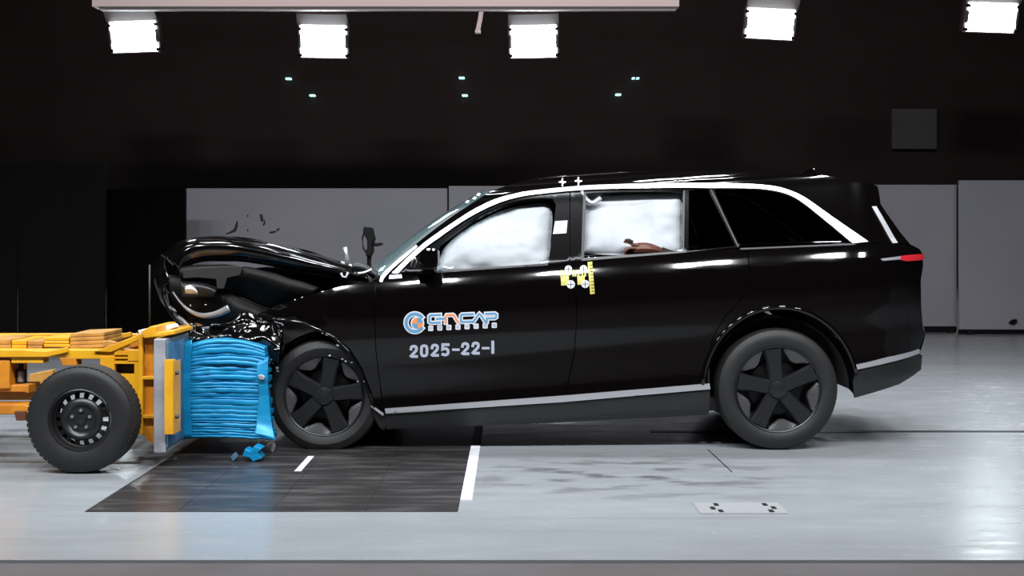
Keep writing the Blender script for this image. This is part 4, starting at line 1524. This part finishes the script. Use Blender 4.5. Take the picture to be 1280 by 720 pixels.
# ballast: stacks of plates bolted on top, tops receding away from the camera
for (x0, x1, yt, yb, n, m) in ((-60, 14, 424.5, 437, 2, A_), (14.5, 34, 425.5, 437, 2, Y_), (34.5, 54, 426, 437.5, 2, A_), (54.5, 87, 421.5, 434.5, 3, Y_), (87.5, 131, 417, 436.5, 4, A_)):
    for i in range(n):
        a = yt + (yb - yt) * i / n
        b2 = yt + (yb - yt) * (i + 1) / n - 0.5
        jx = random.uniform(-0.8, 0.8)
        o = MB().pprism([(x0, a), (x1 + jx - 0.3, a - (1.5 if x0 > 60 else 0)), (x1 + jx - 0.3, b2 - (1.5 if x0 > 60 else 0)), (x0, b2)], -0.32, 0.06).build('ballast_plate', m, tr, bevel=0.004)
MB().pprism([(88, 434), (131, 432.5), (131, 437), (88, 438)], -0.31, 0.05).build('ballast_seat', O_, tr, bevel=0.003)
# left column, damper, lower beams
MB().pprism([(-120, 450), (12, 450), (12, 486), (-120, 486)], YN, YN + 0.3).build('side_box', O_, tr, bevel=0.006)
MB().tube([W(26.5, 452, -.3), W(26.5, 462, -.3)], 0.016, 12).build('damper_rod', M['darkst'], tr, sharp=40)
MB().tube([W(26.5, 461, -.3), W(26, 482, -.3)], 0.034, 14).build('damper', M['darkst'], tr, sharp=40)
MB().tube([W(26.2, 464, -.32), W(26, 477, -.32)], 0.022, 12).build('damper_sleeve', M['steel'], tr, sharp=40)
MB().pprism([(-120, 483), (36, 481), (36, 492), (30, 490), (-120, 491)], -0.4, -0.2).build('lower_arm', O_, tr, bevel=0.006)
MB().pprism([(-120, 490), (60, 489), (60, 500), (-120, 501)], -0.15, 0.0).build('lower_arm', A_, tr, bevel=0.006)
MB().pprism([(-120, 506), (30, 505), (38, 508), (38, 518), (-120, 520)], -0.45, -0.3).build('axle_beam', O_, tr, bevel=0.008)
MB().pprism([(17, 514), (32, 514), (32, 526), (20, 526)], -0.47, -0.28).build('axle_foot', new_mat('brown_steel', (0.1, 0.035, 0.012), 0.5), tr, bevel=0.005)
MB().pprism([(36, 468), (66, 462), (66, 475), (46, 486), (36, 484)], 0.5, 0.56).build('far_gusset', A_, tr, bevel=0.005)

xe = W(-112, 0, YN).x
MB().box((xe, YN, W(0, 446, YN).z), (xe + 0.1, 1.02, W(0, 438, YN).z)).build('cross_beam', Y_, tr, bevel=0.006)
MB().pprism([(-120, 484), (-108, 484), (-108, 522), (-120, 522)], -0.4, 0.9).build('rear_hanger', O_, tr, bevel=0.006)
# wheels of the trolley: steel discs with a ring of holes
tw = W(98.5, 525.5, -0.85)


def trolley_wheel(y0, flip=False):
    root = empty('wheel', (tw.x, y0, tw.z))
    root.parent = tr
    r = tw.z
    wd = 0.215
    rr = 0.185

    def fb(b_, name, m, **k):
        if flip:
            b_.v = [(x, -y, z) for x, y, z in b_.v]
            b_.f = [f[::-1] for f in b_.f]
        return b_.build(name, m, root, **k)
    fb(MB().lathe((0, 0, 0), [(rr - 0.004, 0.03), (rr + 0.004, 0.012), (rr + 0.04, 0.0), (r - 0.05, 0.0), (r - 0.03, 0.006), (r - 0.012, 0.02), (r - 0.004, 0.045), (r - 0.002, wd - 0.045), (r - 0.03, wd), (rr, wd)], 72, zmin=-r + 0.001),
       'tyre', M['tyre'], sharp=30)
    for k in range(60):
        a = 2 * math.pi * k / 60
        if math.sin(a) < -0.97:
            continue
        m3 = Matrix.Rotation(-a, 4, 'Y')
        b_ = MB()
        for (ya, yb, sh) in ((0.022, 0.07, 0.0), (0.08, 0.13, 0.014), (0.14, wd - 0.022, 0.0)):
            b_.box((r - 0.02, ya, -0.0125), (r - 0.004, yb, 0.0125))
        b_.v = [tuple(m3 @ Vector(v)) for v in b_.v]
        b_.v = [(x, y, max(z, -r + 0.001)) for x, y, z in b_.v]
        if k == 0:
            tb = []
        tb.append(b_)
    al = MB()
    for t in tb:
        al.add(t.v, t.f)
    o = fb(al, 'tread_blocks', M['tyre'])
    o['kind'] = 'stuff'
    fb(MB().lathe((0, 0, 0), [(rr, 0.014), (rr - 0.008, 0.01), (rr - 0.016, 0.02), (rr - 0.02, 0.06), (rr - 0.03, 0.07)], 64), 'rim', M['darkst'], sharp=35)
    # disc with 16 vent holes: ring of bridges between two solid rings
    ri, ro = 0.128, 0.156
    fb(MB().lathe((0, 0, 0), [(rr - 0.022, 0.068), (ro, 0.062)], 64), 'disc_edge', M['darkst'], smooth=True)
    vs, fs = [], []
    for k in range(16):
        a0, a1 = 2 * math.pi * (k + 0.22) / 16, 2 * math.pi * (k + 0.78) / 16
        n = len(vs)
        for a in (a0, (a0 + a1) / 2, a1):
            for q, y in ((ri, 0.05), (ro, 0.062)):
                vs.append((q * math.cos(a), y, q * math.sin(a)))
        fs += [(n, n + 1, n + 3, n + 2), (n + 2, n + 3, n + 5, n + 4)]
    fb(MB().add(vs, fs), 'disc_bridges', M['darkst'])['kind'] = 'stuff'
    fb(MB().lathe((0, 0, 0), [(ri, 0.05), (0.115, 0.036), (0.10, 0.032), (0.085, 0.040), (0.078, 0.048), (0.045, 0.048), (0.03, 0.046), (0.028, 0.034), (0.0, 0.03)], 64), 'disc', M['darkst'], sharp=35)
    for k in range(5):
        a = math.radians(90 + 72 * k)
        fb(MB().lathe((0.055 * math.cos(a), 0, 0.055 * math.sin(a)), [(0.010, 0.05), (0.010, 0.032), (0.0, 0.030)], 6), 'wheel_nut', M['steel'])
    # pale drum seen through the holes
    fb(MB().lathe((0, 0, 0), [(0.10, 0.12), (0.0, 0.12)], 40), 'brake_drum', M['darkst'])
    return root


trolley_wheel(-0.85)
trolley_wheel(1.45, True)
MB().tube([(tw.x, -0.70, tw.z), (tw.x, 1.30, tw.z)], 0.03, 12).build('axle', M['darkst'], tr, smooth=True)
adopt(tr)

# ------------------------------------------------------------------ blue honeycomb barrier, crushed into layers
br = empty('deformable_barrier', (-1.85, 0.3, 0.12))
tag(br, 'bright blue aluminium honeycomb barrier crushed between trolley plate and car front wheel', 'barrier')
random.seed(11)
YB = -0.2
top = W(0, 425, YB).z
bot = W(0, 547, YB).z
xl = pB.x + 0.012
N = 27
edges = [0.0]
for i in range(N):
    edges.append(edges[-1] + random.uniform(0.6, 1.4))
edges = [e / edges[-1] for e in edges]
for i in range(N):
    za = top - (top - bot) * edges[i]
    zb = top - (top - bot) * edges[i + 1]
    t = (edges[i] + edges[i + 1]) / 2
    xr = W(331 + 8 * t ** 2 + random.uniform(-2.5, 2.0), 0, YB).x
    nx = 26
    bulgey = 0.012 * random.uniform(-1, 1)
    rows = []
    sd = random.uniform(0, 50)

    def drop(u):                     # top of the block sags to both ends; lower edge dips to the right
        s_ = (1 - t)
        return -s_ ** 3 * 0.055 * (abs(u - 0.5) * 2) ** 2.2 - t ** 2 * 0.018 * max(0, u - 0.5) * 2
    vs, fs = [], []
    for k in range(nx + 1):
        u = k / nx
        x = xl + (xr - xl) * u
        d = drop(u)
        w_ = 0.006 * noise.noise(Vector((x * 9, sd, 0))) + bulgey * math.sin(math.pi * u) + 0.010 * noise.noise(Vector((x * 3, t * 4, 1)))
        w2 = 0.0045 * noise.noise(Vector((x * 14, sd, 4))) * min(1, u * 6)
        zt, zl = za + d + w2, zb + d + w2 + 0.0012
        zm = (zt + zl) / 2
        q = 0.0045
        vs += [(x, 0.8, zt), (x, YB + w_ + q, zt), (x, YB + w_ + q * 0.25, zm + (zt - zm) * 0.55), (x, YB + w_, zm), (x, YB + w_ + q * 0.25, zm + (zl - zm) * 0.55), (x, YB + w_ + q, zl), (x, 0.8, zl)]
    m_ = 7
    # the rear end of each layer steps back so the front wheel clears it
    for k in range(nx):
        for q in range(m_ - 1):
            fs.append((k * m_ + q, k * m_ + q + 1, (k + 1) * m_ + q + 1, (k + 1) * m_ + q))
    for k in range(nx + 1):
        lim = W(328, 0, 0.02).x
        for q in (0, 6):
            x, y, z = vs[k * m_ + q]
            if x > lim - 0.08:
                vs[k * m_ + q] = (x, -0.03 if x > lim else 0.4, z)
    fs.append(tuple(range(m_)))
    fs.append(tuple(nx * m_ + q for q in range(m_ - 1, -1, -1)))
    vs = [(x - br.location.x, y - br.location.y, z - br.location.z) for x, y, z in vs]
    MB().add(vs, fs).build('honeycomb_layer', M['blue'], br, sharp=50)


def bsub(o):
    o.location = -br.location
    return o


# front skin torn and curled at the wheel, backing sheet at the plate
bsub(MB().grid(surf_rows([(-0.235, [(322, 452), (330, 449), (336, 446)]), (-0.255, [(321, 470), (329, 472), (335, 470)]), (-0.24, [(324, 492), (330, 495), (335, 492)]), (-0.25, [(322, 512), (331, 514), (337, 512)]),
                          (-0.26, [(320, 530), (332, 533), (341, 534)]), (-0.30, [(317, 543), (331, 547), (344, 551)])], 5, 4, 0.012, 3)).build('torn_skin', M['blue'], br, smooth=True, solid=0.004))
bsub(MB().grid(surf_rows([(-0.215, [(224, 429), (232, 427), (240, 425)]), (-0.222, [(224, 470), (231, 470), (238, 470)]), (-0.222, [(224, 510), (231, 510), (238, 510)]), (-0.215, [(224, 547), (231, 548), (240, 548)])], 5, 4, 0.003, 5)).build('edge_flange', M['blue'], br, smooth=True, solid=0.004))
bsub(MB().grid(surf_rows([(-0.19, [(236, 432), (256, 427), (276, 424.5), (296, 427), (320, 433)]), (-0.02, [(240, 429), (258, 424), (278, 421.5), (298, 424), (320, 431)]), (0.25, [(244, 428), (262, 423), (280, 421), (300, 424), (320, 430)])], 5, 4, 0.006, 8)).build('top_skin', M['blue'], br, smooth=True, solid=0.004))
bsub(MB().pprism([(322, 470), (326, 468), (331, 471), (330, 475), (324, 474)], -0.285, -0.265).build('rivet_tab', M['silver'], br, bevel=0.003))


# ------------------------------------------------------------------ debris
def shard(name, px, Y, m, label, cat, group=None, th=0.02, floor=False):
    b_ = MB().pprism(px, Y, Y + th)
    c = Vector((sum(v[0] for v in b_.v) / len(b_.v), Y, min(v[2] for v in b_.v)))
    b_.v = [(x - c.x, y - c.y, z - c.z) for x, y, z in b_.v]
    o = b_.build(name, m, bevel=0.004)
    o.location = c
    tag(o, label, cat, group)
    return o


def on_floor(name, px, Y, m, label, th=0.05):
    o = shard(name, px, Y, m, label, 'debris', 'torn pieces below the barrier', th)
    o.location.z = 0.004
    return o


Yd = gy(578)
on_floor('aluminium_scrap', [(303, 572), (306, 563), (313, 566), (318, 559), (327, 563), (322, 568), (327, 575), (316, 579), (312, 574)], Yd, M['blue'], 'larger crumpled blue scrap on the floor below the barrier', 0.12)
on_floor('aluminium_scrap', [(288, 571), (293, 566), (296, 572), (291, 577)], Yd, M['bluerefl_scrap'], 'small dull blue scrap on the floor, beside the larger one', 0.06)
on_floor('plastic_shard', [(339, 556), (342, 551), (344, 557), (341, 565), (338, 562)], gy(567), M['silver'], 'small pale shard standing between the barrier and the front tyre', 0.03)
Ya = 0.5
fl_ = [([(281, 292), (287, 289.5), (292, 286), (294, 281), (295.5, 276), (297, 276), (297, 283), (295, 289), (289, 291.5), (282, 293)], 'hooked black splinter flying highest above the bonnet front'),
       ([(308.5, 287), (310, 286), (310.5, 289), (308.8, 289.5)], 'tiny black crumb in the air, lower one, right beside the hooked splinter'),
       ([(308.5, 268.5), (310, 268), (310.5, 271), (309, 271.5)], 'tiny black crumb in the air, upper one, above the bonnet'),
       ([(324, 268), (327, 267), (329, 272), (328, 277), (326, 278), (325, 272)], 'narrow black splinter in the air, uppermost of the loose pair'),
       ([(328, 274), (330.5, 274.5), (331.5, 279), (329.5, 283), (328, 281), (330, 278)], 'curled black splinter in the air just below the narrow one'),
       ([(335, 290), (341, 288.5), (345, 288), (344, 291), (338, 292)], 'flat black chip in the air low over the bonnet'),
       ([(345, 287), (349, 284.5), (349.5, 286.5), (346, 289.5)], 'black chip in the air touching the flat one, nearer the screen')]
for px, lb in fl_:
    shard('plastic_splinter', px, Ya, M['black_v'], lb, 'splinter', 'black splinters flying over the bonnet', 0.012)

# black camera head on a slim post on the far side of the car
st = empty('camera_post', W(462, 412, 6.0))
st.location.z = 0
tag(st, 'dark camera head on a slim post behind the windscreen base', 'camera post')
sb_ = st.location


def r6(px, py, dy=0):
    return W(px, py, 6.0 + dy) - sb_


MB().tube([Vector((0, 0, 0.02)), r6(461, 335), r6(462, 312)], [0.03, 0.03, 0.04], 8).build('post', M['black_v'], st, smooth=True)
MB().tube([Vector((-0.35, -0.2, 0.02)), Vector((0, 0, 0.35))], 0.016, 8).tube([Vector((0.35, -0.2, 0.02)), Vector((0, 0, 0.35))], 0.016, 8).tube([Vector((0, 0.38, 0.02)), Vector((0, 0, 0.35))], 0.016, 8).build('tripod', M['black_v'], st)
b_ = MB().prism([(r6(a, c).x, r6(a, c).z) for a, c in ((455, 289), (456, 283), (458, 285), (461, 284), (466, 285), (467, 292), (469, 298), (466, 306), (467, 314), (464, 320), (458, 320), (460, 310), (460, 300), (457, 295))], -0.1, 0.1)
b_.build('camera_head', M['black_v'], st, bevel=0.01)
b_ = MB().prism([(r6(a, c).x, r6(a, c).z) for a, c in ((465, 303), (471, 304), (477, 303), (479, 306), (472, 308), (466, 308))], -0.05, 0.05)
b_.build('side_arm', M['black_v'], st, bevel=0.008)
MB().tube([r6(456, 287), r6(453, 298), r6(454, 310), r6(459, 318)], 0.01, 6).build('cable', M['black_v'], st, smooth=True)
